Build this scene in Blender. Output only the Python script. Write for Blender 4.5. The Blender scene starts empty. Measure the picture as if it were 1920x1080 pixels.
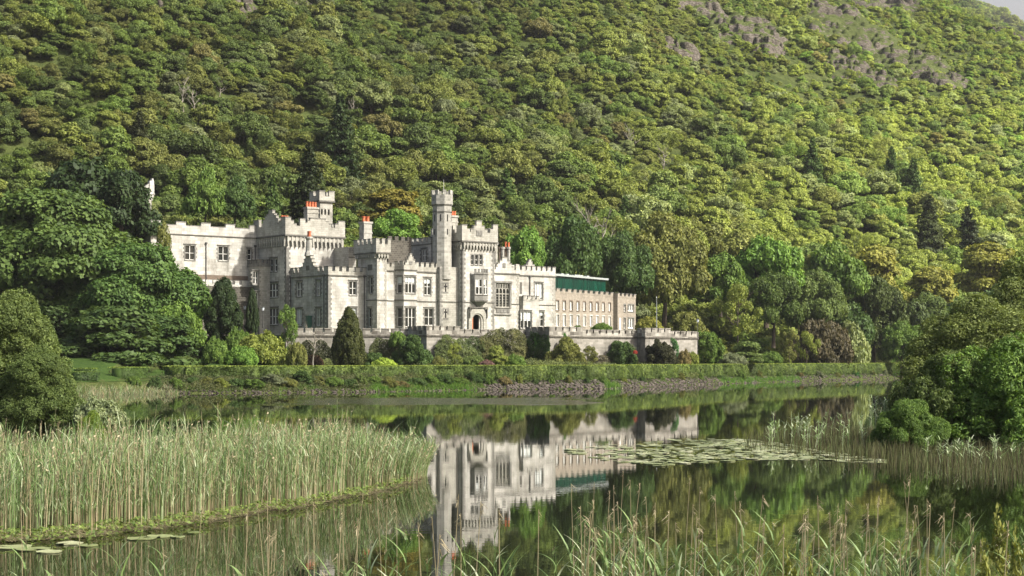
import bpy, math, random
import numpy as np
from mathutils import Vector, noise as mnoise

# ------------------------------------------------------------------ camera, world, sun, exposure
F = 3200.0          # focal length in pixels of a 1920 px wide frame
HOR = 673.0         # row of the horizon
EYE = 4.0           # eye height over the lake
HAZE = 0.00006
sc = bpy.context.scene
col = sc.collection
cam = bpy.data.cameras.new('camera'); camo = bpy.data.objects.new('camera', cam); col.objects.link(camo)
cam.sensor_width = 36; cam.lens = F / 1920 * 36
camo.location = (0, 0, EYE); camo.rotation_euler = (math.radians(90), 0, 0)
cam.shift_y = (HOR - 540) / 1920
cam.clip_start = 0.5; cam.clip_end = 6000
sc.camera = camo

SUN_EL = math.radians(40); SUN_DIR = Vector((0.90, -0.44, 0)).normalized() * math.cos(SUN_EL) + Vector((0, 0, math.sin(SUN_EL)))
w = bpy.data.worlds.new('World'); sc.world = w; w.use_nodes = True
nt = w.node_tree; nt.nodes.clear()
sky = nt.nodes.new('ShaderNodeTexSky'); sky.sky_type = 'NISHITA'; sky.sun_disc = False
sky.sun_elevation = SUN_EL; sky.sun_rotation = math.atan2(SUN_DIR.x, SUN_DIR.y); sky.dust_density = 6.0; sky.air_density = 1.0
bg = nt.nodes.new('ShaderNodeBackground'); bg.inputs[1].default_value = 0.115
out = nt.nodes.new('ShaderNodeOutputWorld')
nt.links.new(sky.outputs[0], bg.inputs[0]); nt.links.new(bg.outputs[0], out.inputs[0])
sun = bpy.data.lights.new('sun', 'SUN'); sun.energy = 4.4; sun.angle = math.radians(2.0); sun.color = (1.0, 0.965, 0.90)
suno = bpy.data.objects.new('sun', sun); col.objects.link(suno)
suno.rotation_euler = SUN_DIR.to_track_quat('Z', 'Y').to_euler(); suno.location = (100, -60, 120)
sc.view_settings.view_transform = 'Standard'; sc.view_settings.look = 'None'; sc.view_settings.exposure = 0.72
sc.cycles.max_bounces = 6; sc.cycles.diffuse_bounces = 2; sc.cycles.glossy_bounces = 3; sc.cycles.transmission_bounces = 4
sc.cycles.volume_bounces = 0; sc.cycles.transparent_max_bounces = 8
sc.cycles.sample_clamp_indirect = 4.0

R = math.radians
rnd = random.Random(7)

def at(px, py, Y):
    return Vector(((px - 960) * Y / F, Y, EYE + (HOR - py) * Y / F))

# ------------------------------------------------------------------ tagging helpers
def tag(o, label=None, cat=None, group=None, kind=None):
    if label: o['label'] = label
    if cat: o['category'] = cat
    if group: o['group'] = group
    if kind: o['kind'] = kind
    return o
def empty(name, loc=(0, 0, 0), rz=0.0):
    o = bpy.data.objects.new(name, None); col.objects.link(o)
    o.location = loc; o.rotation_euler = (0, 0, rz); o.empty_display_size = 0.3
    return o
def link(name, me, parent=None, loc=None):
    o = bpy.data.objects.new(name, me); col.objects.link(o)
    if parent is not None: o.parent = parent
    if loc is not None: o.location = loc
    return o
def copy_tree(o, parent=None):
    c = o.copy(); col.objects.link(c); c.parent = parent
    for ch in list(o.children): copy_tree(ch, c)
    return c

# ------------------------------------------------------------------ materials
MATS = {}
def newmat(name):
    m = bpy.data.materials.new(name); m.use_nodes = True
    m.node_tree.nodes.clear(); MATS[name] = m
    return m, m.node_tree.nodes, m.node_tree.links
def N(nodes, t, **kw):
    n = nodes.new(t)
    for k, v in kw.items(): setattr(n, k, v)
    return n
def ramp(nodes, links, src, stops, interp='LINEAR'):
    r = nodes.new('ShaderNodeValToRGB'); r.color_ramp.interpolation = interp
    e = r.color_ramp.elements
    while len(e) < len(stops): e.new(0.5)
    for i, (p, c) in enumerate(stops):
        e[i].position = p; e[i].color = (c[0], c[1], c[2], 1) if hasattr(c, '__len__') else (c, c, c, 1)
    links.new(src, r.inputs[0]); return r.outputs[0]
def noise_n(nodes, links, vec, scale, detail=4, rough=0.6, out='Fac'):
    n = nodes.new('ShaderNodeTexNoise'); n.inputs['Scale'].default_value = scale
    n.inputs['Detail'].default_value = detail; n.inputs['Roughness'].default_value = rough
    if vec is not None: links.new(vec, n.inputs['Vector'])
    return n.outputs[out]
def mixc(nodes, links, a, b, fac, mode='MIX'):
    m = nodes.new('ShaderNodeMix'); m.data_type = 'RGBA'; m.blend_type = mode
    for sock, v in ((m.inputs[0], fac), (m.inputs[6], a), (m.inputs[7], b)):
        if hasattr(v, 'is_output'): links.new(v, sock)
        elif hasattr(v, '__len__'): sock.default_value = (*v[:3], 1)
        else: sock.default_value = v
    return m.outputs[2]
def mathn(nodes, links, op, a, b=0.0, clamp=False):
    m = nodes.new('ShaderNodeMath'); m.operation = op; m.use_clamp = clamp
    for i, v in enumerate((a, b)):
        if hasattr(v, 'is_output'): links.new(v, m.inputs[i])
        else: m.inputs[i].default_value = v
    return m.outputs[0]
def finish(nodes, links, colr, rough=0.85, bump=None, bstr=0.4, bdist=0.03, spec=0.3, metal=0.0):
    p = nodes.new('ShaderNodeBsdfPrincipled'); o = nodes.new('ShaderNodeOutputMaterial')
    if hasattr(colr, 'is_output'): links.new(colr, p.inputs['Base Color'])
    else: p.inputs['Base Color'].default_value = (*colr, 1)
    if hasattr(rough, 'is_output'): links.new(rough, p.inputs['Roughness'])
    else: p.inputs['Roughness'].default_value = rough
    p.inputs['Specular IOR Level'].default_value = spec; p.inputs['Metallic'].default_value = metal
    if bump is not None:
        b = nodes.new('ShaderNodeBump'); b.inputs['Strength'].default_value = bstr; b.inputs['Distance'].default_value = bdist
        links.new(bump, b.inputs['Height']); links.new(b.outputs[0], p.inputs['Normal'])
    links.new(p.outputs[0], o.inputs[0]); return p

def stone(name, c1, c2, mortar, bw=0.75, bh=0.33, dirt=0.5, dirtc=(0.06, 0.055, 0.045), msize=0.02, var=1.0):
    m, n, l = newmat(name)
    uv = n.new('ShaderNodeUVMap').outputs[0]
    br = n.new('ShaderNodeTexBrick'); l.new(uv, br.inputs['Vector'])
    br.inputs['Color1'].default_value = (*c1, 1); br.inputs['Color2'].default_value = (*c2, 1); br.inputs['Mortar'].default_value = (*mortar, 1)
    br.inputs['Scale'].default_value = 1.0; br.inputs['Mortar Size'].default_value = msize; br.inputs['Mortar Smooth'].default_value = 0.4
    br.inputs['Brick Width'].default_value = bw; br.inputs['Row Height'].default_value = bh
    mp = n.new('ShaderNodeMapping'); mp.inputs['Scale'].default_value = (1.0, 0.22, 1.0); l.new(uv, mp.inputs['Vector'])
    st = noise_n(n, l, mp.outputs[0], 0.9, 6, 0.7)                   # rain streaks
    bl = noise_n(n, l, uv, 0.35, 5, 0.65)                             # large blotches of lichen
    fi = noise_n(n, l, uv, 9.0, 3, 0.7)
    d = ramp(n, l, mathn(n, l, 'MULTIPLY', st, bl), [(0.20, 0.0), (0.42, 1.0)])
    c = mixc(n, l, br.outputs['Color'], dirtc, mathn(n, l, 'MULTIPLY', d, dirt))
    c = mixc(n, l, c, ramp(n, l, fi, [(0.3, (0.82, 0.82, 0.82)), (0.7, (1.12, 1.11, 1.09))]), var, 'MULTIPLY')
    finish(n, l, c, 0.9, br.outputs['Fac'], 0.35, -0.03, 0.2)
    return m

stone('pale_stone', (0.60, 0.585, 0.535), (0.41, 0.40, 0.36), (0.33, 0.32, 0.29), 0.9, 0.45, dirt=0.8, dirtc=(0.15, 0.14, 0.115))
stone('gable_stone', (0.47, 0.455, 0.40), (0.36, 0.35, 0.305), (0.28, 0.27, 0.23), 0.6, 0.3, dirt=0.7, dirtc=(0.11, 0.105, 0.085))
stone('quoin_stone', (0.27, 0.265, 0.24), (0.18, 0.175, 0.158), (0.16, 0.155, 0.14), 0.6, 0.36, dirt=0.5)
stone('turret_stone', (0.44, 0.43, 0.385), (0.24, 0.235, 0.205), (0.40, 0.39, 0.35), 0.55, 0.42, dirt=0.5, dirtc=(0.09, 0.085, 0.07), msize=0.03)
stone('dark_stone', (0.12, 0.11, 0.09), (0.06, 0.055, 0.045), (0.20, 0.19, 0.16), 0.5, 0.3, dirt=0.6, msize=0.02)
stone('trim_stone', (0.16, 0.155, 0.135), (0.12, 0.115, 0.10), (0.10, 0.10, 0.09), 0.9, 0.5, dirt=0.4)
stone('parapet_stone', (0.46, 0.44, 0.385), (0.11, 0.10, 0.085), (0.22, 0.21, 0.18), 0.9, 0.5, dirt=0.75, dirtc=(0.05, 0.046, 0.036), msize=0.03)
stone('garden_wall_stone', (0.37, 0.35, 0.31), (0.22, 0.21, 0.18), (0.30, 0.285, 0.25), 0.7, 0.35, dirt=0.9, dirtc=(0.14, 0.13, 0.105))
stone('tan_stone', (0.34, 0.30, 0.245), (0.24, 0.21, 0.17), (0.36, 0.32, 0.26), 0.45, 0.24, dirt=0.35)
stone('brown_stone', (0.20, 0.155, 0.115), (0.14, 0.11, 0.085), (0.17, 0.14, 0.11), 0.45, 0.22, dirt=0.3)

def plain(name, c, rough=0.6, spec=0.4, metal=0.0, nscale=None, namp=0.25):
    m, n, l = newmat(name)
    cc = c
    if nscale:
        tc = n.new('ShaderNodeTexCoord').outputs['Object']
        f = noise_n(n, l, tc, nscale, 4, 0.65)
        lo = tuple(x * (1 - namp) for x in c); hi = tuple(min(1, x * (1 + namp)) for x in c)
        cc = ramp(n, l, f, [(0.3, lo), (0.7, hi)])
    finish(n, l, cc, rough, None, spec=spec, metal=metal); return m
plain('white_paint', (0.66, 0.65, 0.60), 0.5, nscale=3, namp=0.06)
plain('blind', (0.55, 0.58, 0.56), 0.7, nscale=2, namp=0.15)
plain('iron', (0.05, 0.05, 0.048), 0.6, nscale=4)
plain('lead_roof', (0.16, 0.165, 0.17), 0.6, nscale=0.6)
plain('terracotta', (0.50, 0.135, 0.055), 0.7, nscale=5)
plain('red_brick', (0.42, 0.10, 0.05), 0.8, nscale=4)
plain('oak_door', (0.40, 0.13, 0.05), 0.55, nscale=5)
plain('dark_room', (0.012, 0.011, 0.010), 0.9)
plain('green_paint', (0.03, 0.10, 0.07), 0.5)
plain('grey_post', (0.25, 0.27, 0.25), 0.6)
plain('skylight_glass', (0.62, 0.66, 0.70), 0.25, 0.6)
plain('roof_panel', (0.33, 0.36, 0.34), 0.5)
plain('sign_board', (0.72, 0.74, 0.78), 0.5)
plain('bark', (0.075, 0.06, 0.045), 0.9, 0.2, nscale=3, namp=0.4)
plain('pale_bark', (0.30, 0.27, 0.22), 0.9, 0.2, nscale=3, namp=0.3)
plain('pebble', (0.085, 0.072, 0.060), 0.9, 0.2, nscale=1.3, namp=0.75)
m, n, l = newmat('window_glass')
p = finish(n, l, (0.018, 0.02, 0.018), 0.12, None, spec=0.5)
m, n, l = newmat('green_glass')
tc = n.new('ShaderNodeTexCoord').outputs['Object']
mp = n.new('ShaderNodeMapping'); mp.inputs['Scale'].default_value = (1.2, 1.2, 0.12); l.new(tc, mp.inputs['Vector'])
gcol = ramp(n, l, noise_n(n, l, mp.outputs[0], 1.6, 5, 0.7), [(0.3, (0.001, 0.014, 0.009)), (0.62, (0.002, 0.045, 0.026)), (0.8, (0.006, 0.10, 0.06))])
finish(n, l, gcol, 0.2, None, spec=0.35)

# foliage: tint comes from the object (or from the instance inside a far wood)
def leaf_mat(name, trans=0.28, rough=0.6):
    m, n, l = newmat(name)
    a = n.new('ShaderNodeAttribute'); a.attribute_type = 'INSTANCER'; a.attribute_name = 'tint'
    b = n.new('ShaderNodeAttribute'); b.attribute_type = 'GEOMETRY'; b.attribute_name = 'rnd'
    tc = n.new('ShaderNodeTexCoord').outputs['Object']
    nz = noise_n(n, l, tc, 0.45, 3, 0.6)
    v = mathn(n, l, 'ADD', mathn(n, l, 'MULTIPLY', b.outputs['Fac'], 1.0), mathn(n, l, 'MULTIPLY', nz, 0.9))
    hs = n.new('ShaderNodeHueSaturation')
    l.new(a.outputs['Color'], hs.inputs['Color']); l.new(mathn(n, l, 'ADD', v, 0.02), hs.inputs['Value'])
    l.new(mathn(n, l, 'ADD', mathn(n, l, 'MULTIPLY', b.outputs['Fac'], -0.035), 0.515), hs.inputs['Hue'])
    p = n.new('ShaderNodeBsdfPrincipled'); p.inputs['Roughness'].default_value = rough; p.inputs['Specular IOR Level'].default_value = 0.25
    l.new(hs.outputs[0], p.inputs['Base Color'])
    t = n.new('ShaderNodeBsdfTranslucent'); l.new(mixc(n, l, hs.outputs[0], (1.0, 1.0, 0.35), 1.0, 'MULTIPLY'), t.inputs['Color'])
    mx = n.new('ShaderNodeMixShader'); mx.inputs[0].default_value = trans
    l.new(p.outputs[0], mx.inputs[1]); l.new(t.outputs[0], mx.inputs[2])
    o = n.new('ShaderNodeOutputMaterial'); l.new(mx.outputs[0], o.inputs[0])
    return m
leaf_mat('foliage')
leaf_mat('reed_leaf', 0.25, 0.5)

def ground_mat():
    m, n, l = newmat('hill_ground')
    tc = n.new('ShaderNodeTexCoord').outputs['Object']
    a = noise_n(n, l, tc, 0.05, 6, 0.65); b = noise_n(n, l, tc, 0.6, 5, 0.7)
    c = mixc(n, l, ramp(n, l, a, [(0.35, (0.045, 0.065, 0.018)), (0.6, (0.085, 0.10, 0.032))]), ramp(n, l, b, [(0.3, (0.45, 0.5, 0.4)), (0.7, (1.2, 1.2, 1.1))]), 1.0, 'MULTIPLY')
    finish(n, l, c, 0.95, b, 1.0, 0.5, 0.1)
    m, n, l = newmat('lawn')
    tc = n.new('ShaderNodeTexCoord').outputs['Object']
    b = noise_n(n, l, tc, 1.5, 6, 0.75)
    finish(n, l, ramp(n, l, b, [(0.3, (0.02, 0.045, 0.008)), (0.7, (0.06, 0.10, 0.02))]), 0.95, b, 1.0, 0.12, 0.1)
    m, n, l = newmat('mud')
    tc = n.new('ShaderNodeTexCoord').outputs['Object']
    b = noise_n(n, l, tc, 4, 6, 0.75)
    finish(n, l, ramp(n, l, b, [(0.3, (0.025, 0.022, 0.013)), (0.7, (0.09, 0.085, 0.035))]), 0.95, b, 1.0, 0.12, 0.1)
    m, n, l = newmat('rock')
    tc = n.new('ShaderNodeTexCoord').outputs['Object']
    mp = n.new('ShaderNodeMapping'); mp.inputs['Scale'].default_value = (1, 1, 2.6); mp.inputs['Rotation'].default_value = (0.3, 0.5, 0); l.new(tc, mp.inputs['Vector'])
    a = noise_n(n, l, mp.outputs[0], 0.16, 8, 0.72); b = noise_n(n, l, mp.outputs[0], 0.9, 8, 0.75)
    ge = n.new('ShaderNodeNewGeometry'); sp = n.new('ShaderNodeSeparateXYZ'); l.new(ge.outputs['Normal'], sp.inputs[0])
    c = ramp(n, l, b, [(0.3, (0.035, 0.029, 0.023)), (0.48, (0.12, 0.102, 0.082)), (0.68, (0.29, 0.26, 0.22))])
    mo = mathn(n, l, 'ADD', mathn(n, l, 'MULTIPLY', sp.outputs[2], 0.8), mathn(n, l, 'MULTIPLY', a, 1.1))
    c = mixc(n, l, c, ramp(n, l, b, [(0.3, (0.05, 0.075, 0.02)), (0.7, (0.13, 0.15, 0.045))]), ramp(n, l, mo, [(0.93, 0.0), (1.08, 1.0)]))
    finish(n, l, c, 0.95, b, 1.0, 0.9, 0.15)
ground_mat()

# ------------------------------------------------------------------ numpy noise and terrain
_rs = np.random.RandomState(3)
_perm = _rs.rand(256, 256)
def vnoise(x, y):
    x = np.asarray(x, float); y = np.asarray(y, float)
    xi = np.floor(x).astype(int); yi = np.floor(y).astype(int); fx = x - xi; fy = y - yi
    fx = fx * fx * (3 - 2 * fx); fy = fy * fy * (3 - 2 * fy)
    g = lambda a, b: _perm[a % 256, b % 256]
    return (g(xi, yi) * (1 - fx) + g(xi + 1, yi) * fx) * (1 - fy) + (g(xi, yi + 1) * (1 - fx) + g(xi + 1, yi + 1) * fx) * fy
def fbm(x, y, o=4):
    s = 0; a = 0.5
    for i in range(o):
        s = s + a * vnoise(x * 2 ** i + 17 * i, y * 2 ** i + 31 * i); a *= 0.5
    return s
SH = [(-500, 742), (-100, 742), (150, 742), (300, 738), (500, 737), (700, 735), (910, 731), (1140, 729), (1240, 725), (1347, 720), (1500, 715), (1675, 710), (1740, 706.5), (1800, 705), (1900, 704.5), (2300, 704)]
SHY = np.array([EYE * F / (p[1] - HOR) for p in SH]); SHX = np.array([(p[0] - 960) / F for p in SH]) * SHY
def shore(X): return np.interp(X, SHX, SHY)
def shore_d(X, Y):
    s = (shore(X + 1.5) - shore(X - 1.5)) / 3
    return (Y - shore(X)) / np.sqrt(1 + s * s)
HS = 0.62
def foot(X): return 305 + 0.7 * X + np.clip((X - 15) / 50, 0, 1) * 18 - np.clip((X - 130) / 80, 0, 1) * 18
def ground(X, Y):
    X = np.asarray(X, float); Y = np.asarray(Y, float)
    t = shore_d(X, Y)
    bank = np.interp(t, [-14, -1.5, 0.0, 1.6, 4.0, 8.0, 22.0], [-1.6, -0.5, 0.0, 0.75, 1.7, 2.0, 2.9])
    bank = np.where(X > 84, np.interp(t, [-14, -2, 0.5, 14, 40], [-1.6, -0.4, 0.05, 1.0, 3.0]), bank)
    left = np.clip((-30 - X) / 14, 0, 1) * np.clip(t - 14, 0, 90) * 0.085
    garden = bank + left
    nn = (Y - foot(X)) * 0.819
    amp = np.clip(nn / 90, 0, 1)
    hill = 3 + HS * np.where(nn > 0, nn, 0) + amp * 26 * (fbm(X * 0.011 + 5, Y * 0.011) - 0.47) + np.clip(nn / 20, 0, 1) * 5 * (fbm(X * 0.05, Y * 0.05) - 0.47)
    Hc = 158 - 0.53 * (X - 240) + 10 * (fbm(X * 0.03 + 9, Y * 0.006) - 0.47)
    k = 10.0
    hill = -k * np.logaddexp(-hill / k, -np.maximum(Hc, 20) / k)
    hill = np.where(nn > 0, hill, -50)
    return np.maximum(garden, hill)
def gz(X, Y): return float(ground(X, Y))
def hit(px, py, y0=262.0):
    Ys = np.arange(y0, 1100, 1.0); X = (px - 960) / F * Ys; z = EYE + (HOR - py) * Ys / F
    g = ground(X, Ys) > z
    i = int(np.argmax(g)) if g.any() else len(Ys) - 1
    return float(X[i]), float(Ys[i])

def mesh_np(name, V, Fq, mat=None, rndv=None, smooth=False):
    """V (n,3), Fq (m,k) faces of k corners each."""
    me = bpy.data.meshes.new(name); k = Fq.shape[1]
    me.vertices.add(len(V)); me.vertices.foreach_set('co', np.asarray(V, np.float32).ravel())
    me.loops.add(Fq.size); me.loops.foreach_set('vertex_index', Fq.astype(np.int32).ravel())
    me.polygons.add(len(Fq)); me.polygons.foreach_set('loop_start', (np.arange(len(Fq)) * k).astype(np.int32))
    me.polygons.foreach_set('loop_total', np.full(len(Fq), k, np.int32))
    if smooth: me.polygons.foreach_set('use_smooth', np.ones(len(Fq), bool))
    if rndv is not None:
        a = me.attributes.new('rnd', 'FLOAT', 'FACE'); a.data.foreach_set('value', np.asarray(rndv, np.float32))
    me.update(calc_edges=True)
    if mat: me.materials.append(MATS[mat])
    return me
def grid_mesh(name, xs, ys, fz, mat):
    Xg, Yg = np.meshgrid(xs, ys); Z = fz(Xg, Yg)
    V = np.stack([Xg.ravel(), Yg.ravel(), Z.ravel()], 1); nx = len(xs)
    i, j = np.meshgrid(np.arange(len(ys) - 1), np.arange(nx - 1), indexing='ij'); a = (i * nx + j).ravel()
    return mesh_np(name, V, np.stack([a, a + 1, a + nx + 1, a + nx], 1), mat, smooth=True)

xs = np.concatenate([np.arange(-420, -80, 10), np.arange(-80, 130, 1.6), np.arange(130, 700, 8)])
ys = np.concatenate([np.arange(-60, 170, 10), np.arange(170, 420, 1.6), np.arange(420, 1100, 7)])
def tz(X, Y):
    z = ground(X, Y)
    return np.where(Y < 150, np.where(Y < 4, np.clip((4 - Y) * 0.15 - 0.6, -0.8, 1.6), -0.8), z)
terr = link('terrain', grid_mesh('terrain', xs, ys, tz, 'hill_ground')); tag(terr, kind='structure')

# lawn strip in the garden (its own sheet a little over the ground)
def lawn_strip():
    V = []; Fq = []
    Xs = np.arange(-90, 112, 1.5); ts = [3.2, 5, 8, 12, 17, 23, 31, 40]
    for X in Xs:
        s = float((shore(X + 1.5) - shore(X - 1.5)) / 3); q = math.sqrt(1 + s * s)
        for t in ts:
            Y = float(shore(X)) + t * q; V.append((X, Y, gz(X, Y) + 0.06))
    nt_ = len(ts)
    for i in range(len(Xs) - 1):
        for j in range(nt_ - 1):
            a = i * nt_ + j
            if V[a + 1][1] - foot(V[a + 1][0]) > -3: continue
            Fq.append((a, a + nt_, a + nt_ + 1, a + 1))
    return mesh_np('lawn', np.array(V), np.array(Fq), 'lawn', smooth=True)
tag(link('lawn', lawn_strip()), kind='structure')

# water
m, n, l = newmat('lake_water')
tc = n.new('ShaderNodeTexCoord').outputs['Object']
mp1 = n.new('ShaderNodeMapping'); mp1.inputs['Scale'].default_value = (0.9, 1.6, 1); l.new(tc, mp1.inputs['Vector'])
w1 = noise_n(n, l, mp1.outputs[0], 1.5, 3, 0.55)
mp2 = n.new('ShaderNodeMapping'); mp2.inputs['Scale'].default_value = (0.5, 1.0, 1); l.new(tc, mp2.inputs['Vector'])
w2 = noise_n(n, l, mp2.outputs[0], 0.35, 2, 0.5)
w3 = noise_n(n, l, tc, 9.0, 3, 0.6)
sp = n.new('ShaderNodeSeparateXYZ'); l.new(tc, sp.inputs[0])
def band(src, a, b, soft):
    u = mathn(n, l, 'DIVIDE', mathn(n, l, 'SUBTRACT', src, a), soft, True)
    v = mathn(n, l, 'DIVIDE', mathn(n, l, 'SUBTRACT', b, src), soft, True)
    return mathn(n, l, 'MULTIPLY', u, v)
wob = mathn(n, l, 'MULTIPLY', mathn(n, l, 'SUBTRACT', noise_n(n, l, tc, 0.12, 3, 0.6), 0.5), 22.0)
yy = mathn(n, l, 'ADD', sp.outputs[1], wob); xx = mathn(n, l, 'ADD', sp.outputs[0], wob)
ruf = mathn(n, l, 'MULTIPLY', band(yy, 147, 178, 6), band(xx, -22, 8, 6))      # the patch the breeze ruffles
h = mathn(n, l, 'ADD', mathn(n, l, 'MULTIPLY', w1, 0.0007), mathn(n, l, 'MULTIPLY', w2, 0.0014))
h = mathn(n, l, 'ADD', h, mathn(n, l, 'MULTIPLY', mathn(n, l, 'MULTIPLY', w3, ruf), 0.035))
bp = n.new('ShaderNodeBump'); bp.inputs['Strength'].default_value = 1.0; bp.inputs['Distance'].default_value = 1.0; l.new(h, bp.inputs['Height'])
p = n.new('ShaderNodeBsdfPrincipled'); p.inputs['Base Color'].default_value = (0.010, 0.012, 0.005, 1)
l.new(mathn(n, l, 'ADD', 0.0, mathn(n, l, 'MULTIPLY', ruf, 0.12)), p.inputs['Roughness'])
p.inputs['IOR'].default_value = 1.333; l.new(bp.outputs[0], p.inputs['Normal'])
o_ = n.new('ShaderNodeOutputMaterial'); l.new(p.outputs[0], o_.inputs[0])
wat = link('water', grid_mesh('water', np.linspace(-200, 420, 3), np.linspace(2, 470, 3), lambda X, Y: 0 * X, 'lake_water')); tag(wat, kind='structure')

# ------------------------------------------------------------------ mesh builder for masonry
class MB:
    def __init__(s): s.v = []; s.f = []
    def quad(s, *p):
        b = len(s.v); s.v += [tuple(q) for q in p]; s.f.append(tuple(range(b, b + len(p))))
    def hexa(s, p):   # p: 4 bottom (ccw from above) + 4 top
        b = len(s.v); s.v += [tuple(q) for q in p]
        for f in ((3, 2, 1, 0), (4, 5, 6, 7), (0, 1, 5, 4), (1, 2, 6, 5), (2, 3, 7, 6), (3, 0, 4, 7)): s.f.append(tuple(b + i for i in f))
    def box(s, x0, x1, y0, y1, z0, z1):
        s.hexa([(x0, y0, z0), (x1, y0, z0), (x1, y1, z0), (x0, y1, z0), (x0, y0, z1), (x1, y0, z1), (x1, y1, z1), (x0, y1, z1)])
    def ngon(s, cx, cy, r0, r1, z0, z1, n=8, rot=0.0, cap=True, bot=False):
        b = len(s.v)
        for r, z in ((r0, z0), (r1, z1)):
            for i in range(n):
                a = rot + 2 * math.pi * i / n; s.v.append((cx + r * math.cos(a), cy + r * math.sin(a), z))
        for i in range(n): s.f.append((b + i, b + (i + 1) % n, b + n + (i + 1) % n, b + n + i))
        if cap: s.f.append(tuple(b + n + i for i in range(n)))
        if bot: s.f.append(tuple(b + i for i in reversed(range(n))))
    def tube(s, pts, rads, n=6):
        b = len(s.v); P = [Vector(p) for p in pts]
        for i, p in enumerate(P):
            d = (P[min(i + 1, len(P) - 1)] - P[max(i - 1, 0)]).normalized()
            a = d.cross(Vector((0, 0, 1)) if abs(d.z) < 0.9 else Vector((1, 0, 0))).normalized(); c = d.cross(a)
            for j in range(n):
                t = 2 * math.pi * j / n; s.v.append(tuple(p + (a * math.cos(t) + c * math.sin(t)) * rads[i]))
        for i in range(len(P) - 1):
            for j in range(n):
                s.f.append((b + i * n + j, b + i * n + (j + 1) % n, b + (i + 1) * n + (j + 1) % n, b + (i + 1) * n + j))
        s.f.append(tuple(b + j for j in range(n))); s.f.append(tuple(b + (len(P) - 1) * n + j for j in reversed(range(n))))
    def build(s, name, mat, parent=None, smooth=False):
        if not s.v: return None
        me = bpy.data.meshes.new(name); me.from_pydata(s.v, [], s.f)
        me.materials.append(MATS[mat]); me.update()
        uv = me.uv_layers.new(name='UVMap'); dat = np.empty(len(me.loops) * 2, np.float32); k = 0
        for pl in me.polygons:
            nn = pl.normal
            if abs(nn.z) > 0.8: t = Vector((1, 0, 0)); b_ = Vector((0, 1, 0))
            else: t = Vector((-nn.y, nn.x, 0)).normalized(); b_ = Vector((0, 0, 1))
            for li in pl.loop_indices:
                c = me.vertices[me.loops[li].vertex_index].co; dat[k] = c.dot(t); dat[k + 1] = c.dot(b_); k += 2
        uv.data.foreach_set('uv', dat)
        if smooth:
            for pl in me.polygons: pl.use_smooth = True
        return link(name, me, parent)

class Frame:
    """A building's own plan: u along the main front (to the right and away), v into its depth."""
    def __init__(s, px, Y, th, zb):
        s.th = R(th); s.c = math.cos(s.th); s.s = math.sin(s.th); s.Ox = (px - 960) / F * Y; s.Oy = Y; s.zb = zb
        s.mid = 1
    def Y(s, u, v): return s.Oy + u * s.s + v * s.c
    def z(s, py, u, v): return EYE + (HOR - py) * s.Y(u, v) / F - s.zb
    def on(s, px, p, d):   # distance along p + t d at which the line crosses column px
        a = (px - 960) / F; X0 = s.Ox + p[0] * s.c - p[1] * s.s; Y0 = s.Oy + p[0] * s.s + p[1] * s.c
        dX = d[0] * s.c - d[1] * s.s; dY = d[0] * s.s + d[1] * s.c
        return (a * Y0 - X0) / (dX - a * dY)
    def u_at(s, px, v): return s.on(px, (0, v), (1, 0))
    def v_at(s, px, u): return s.on(px, (u, 0), (0, 1))
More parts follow.
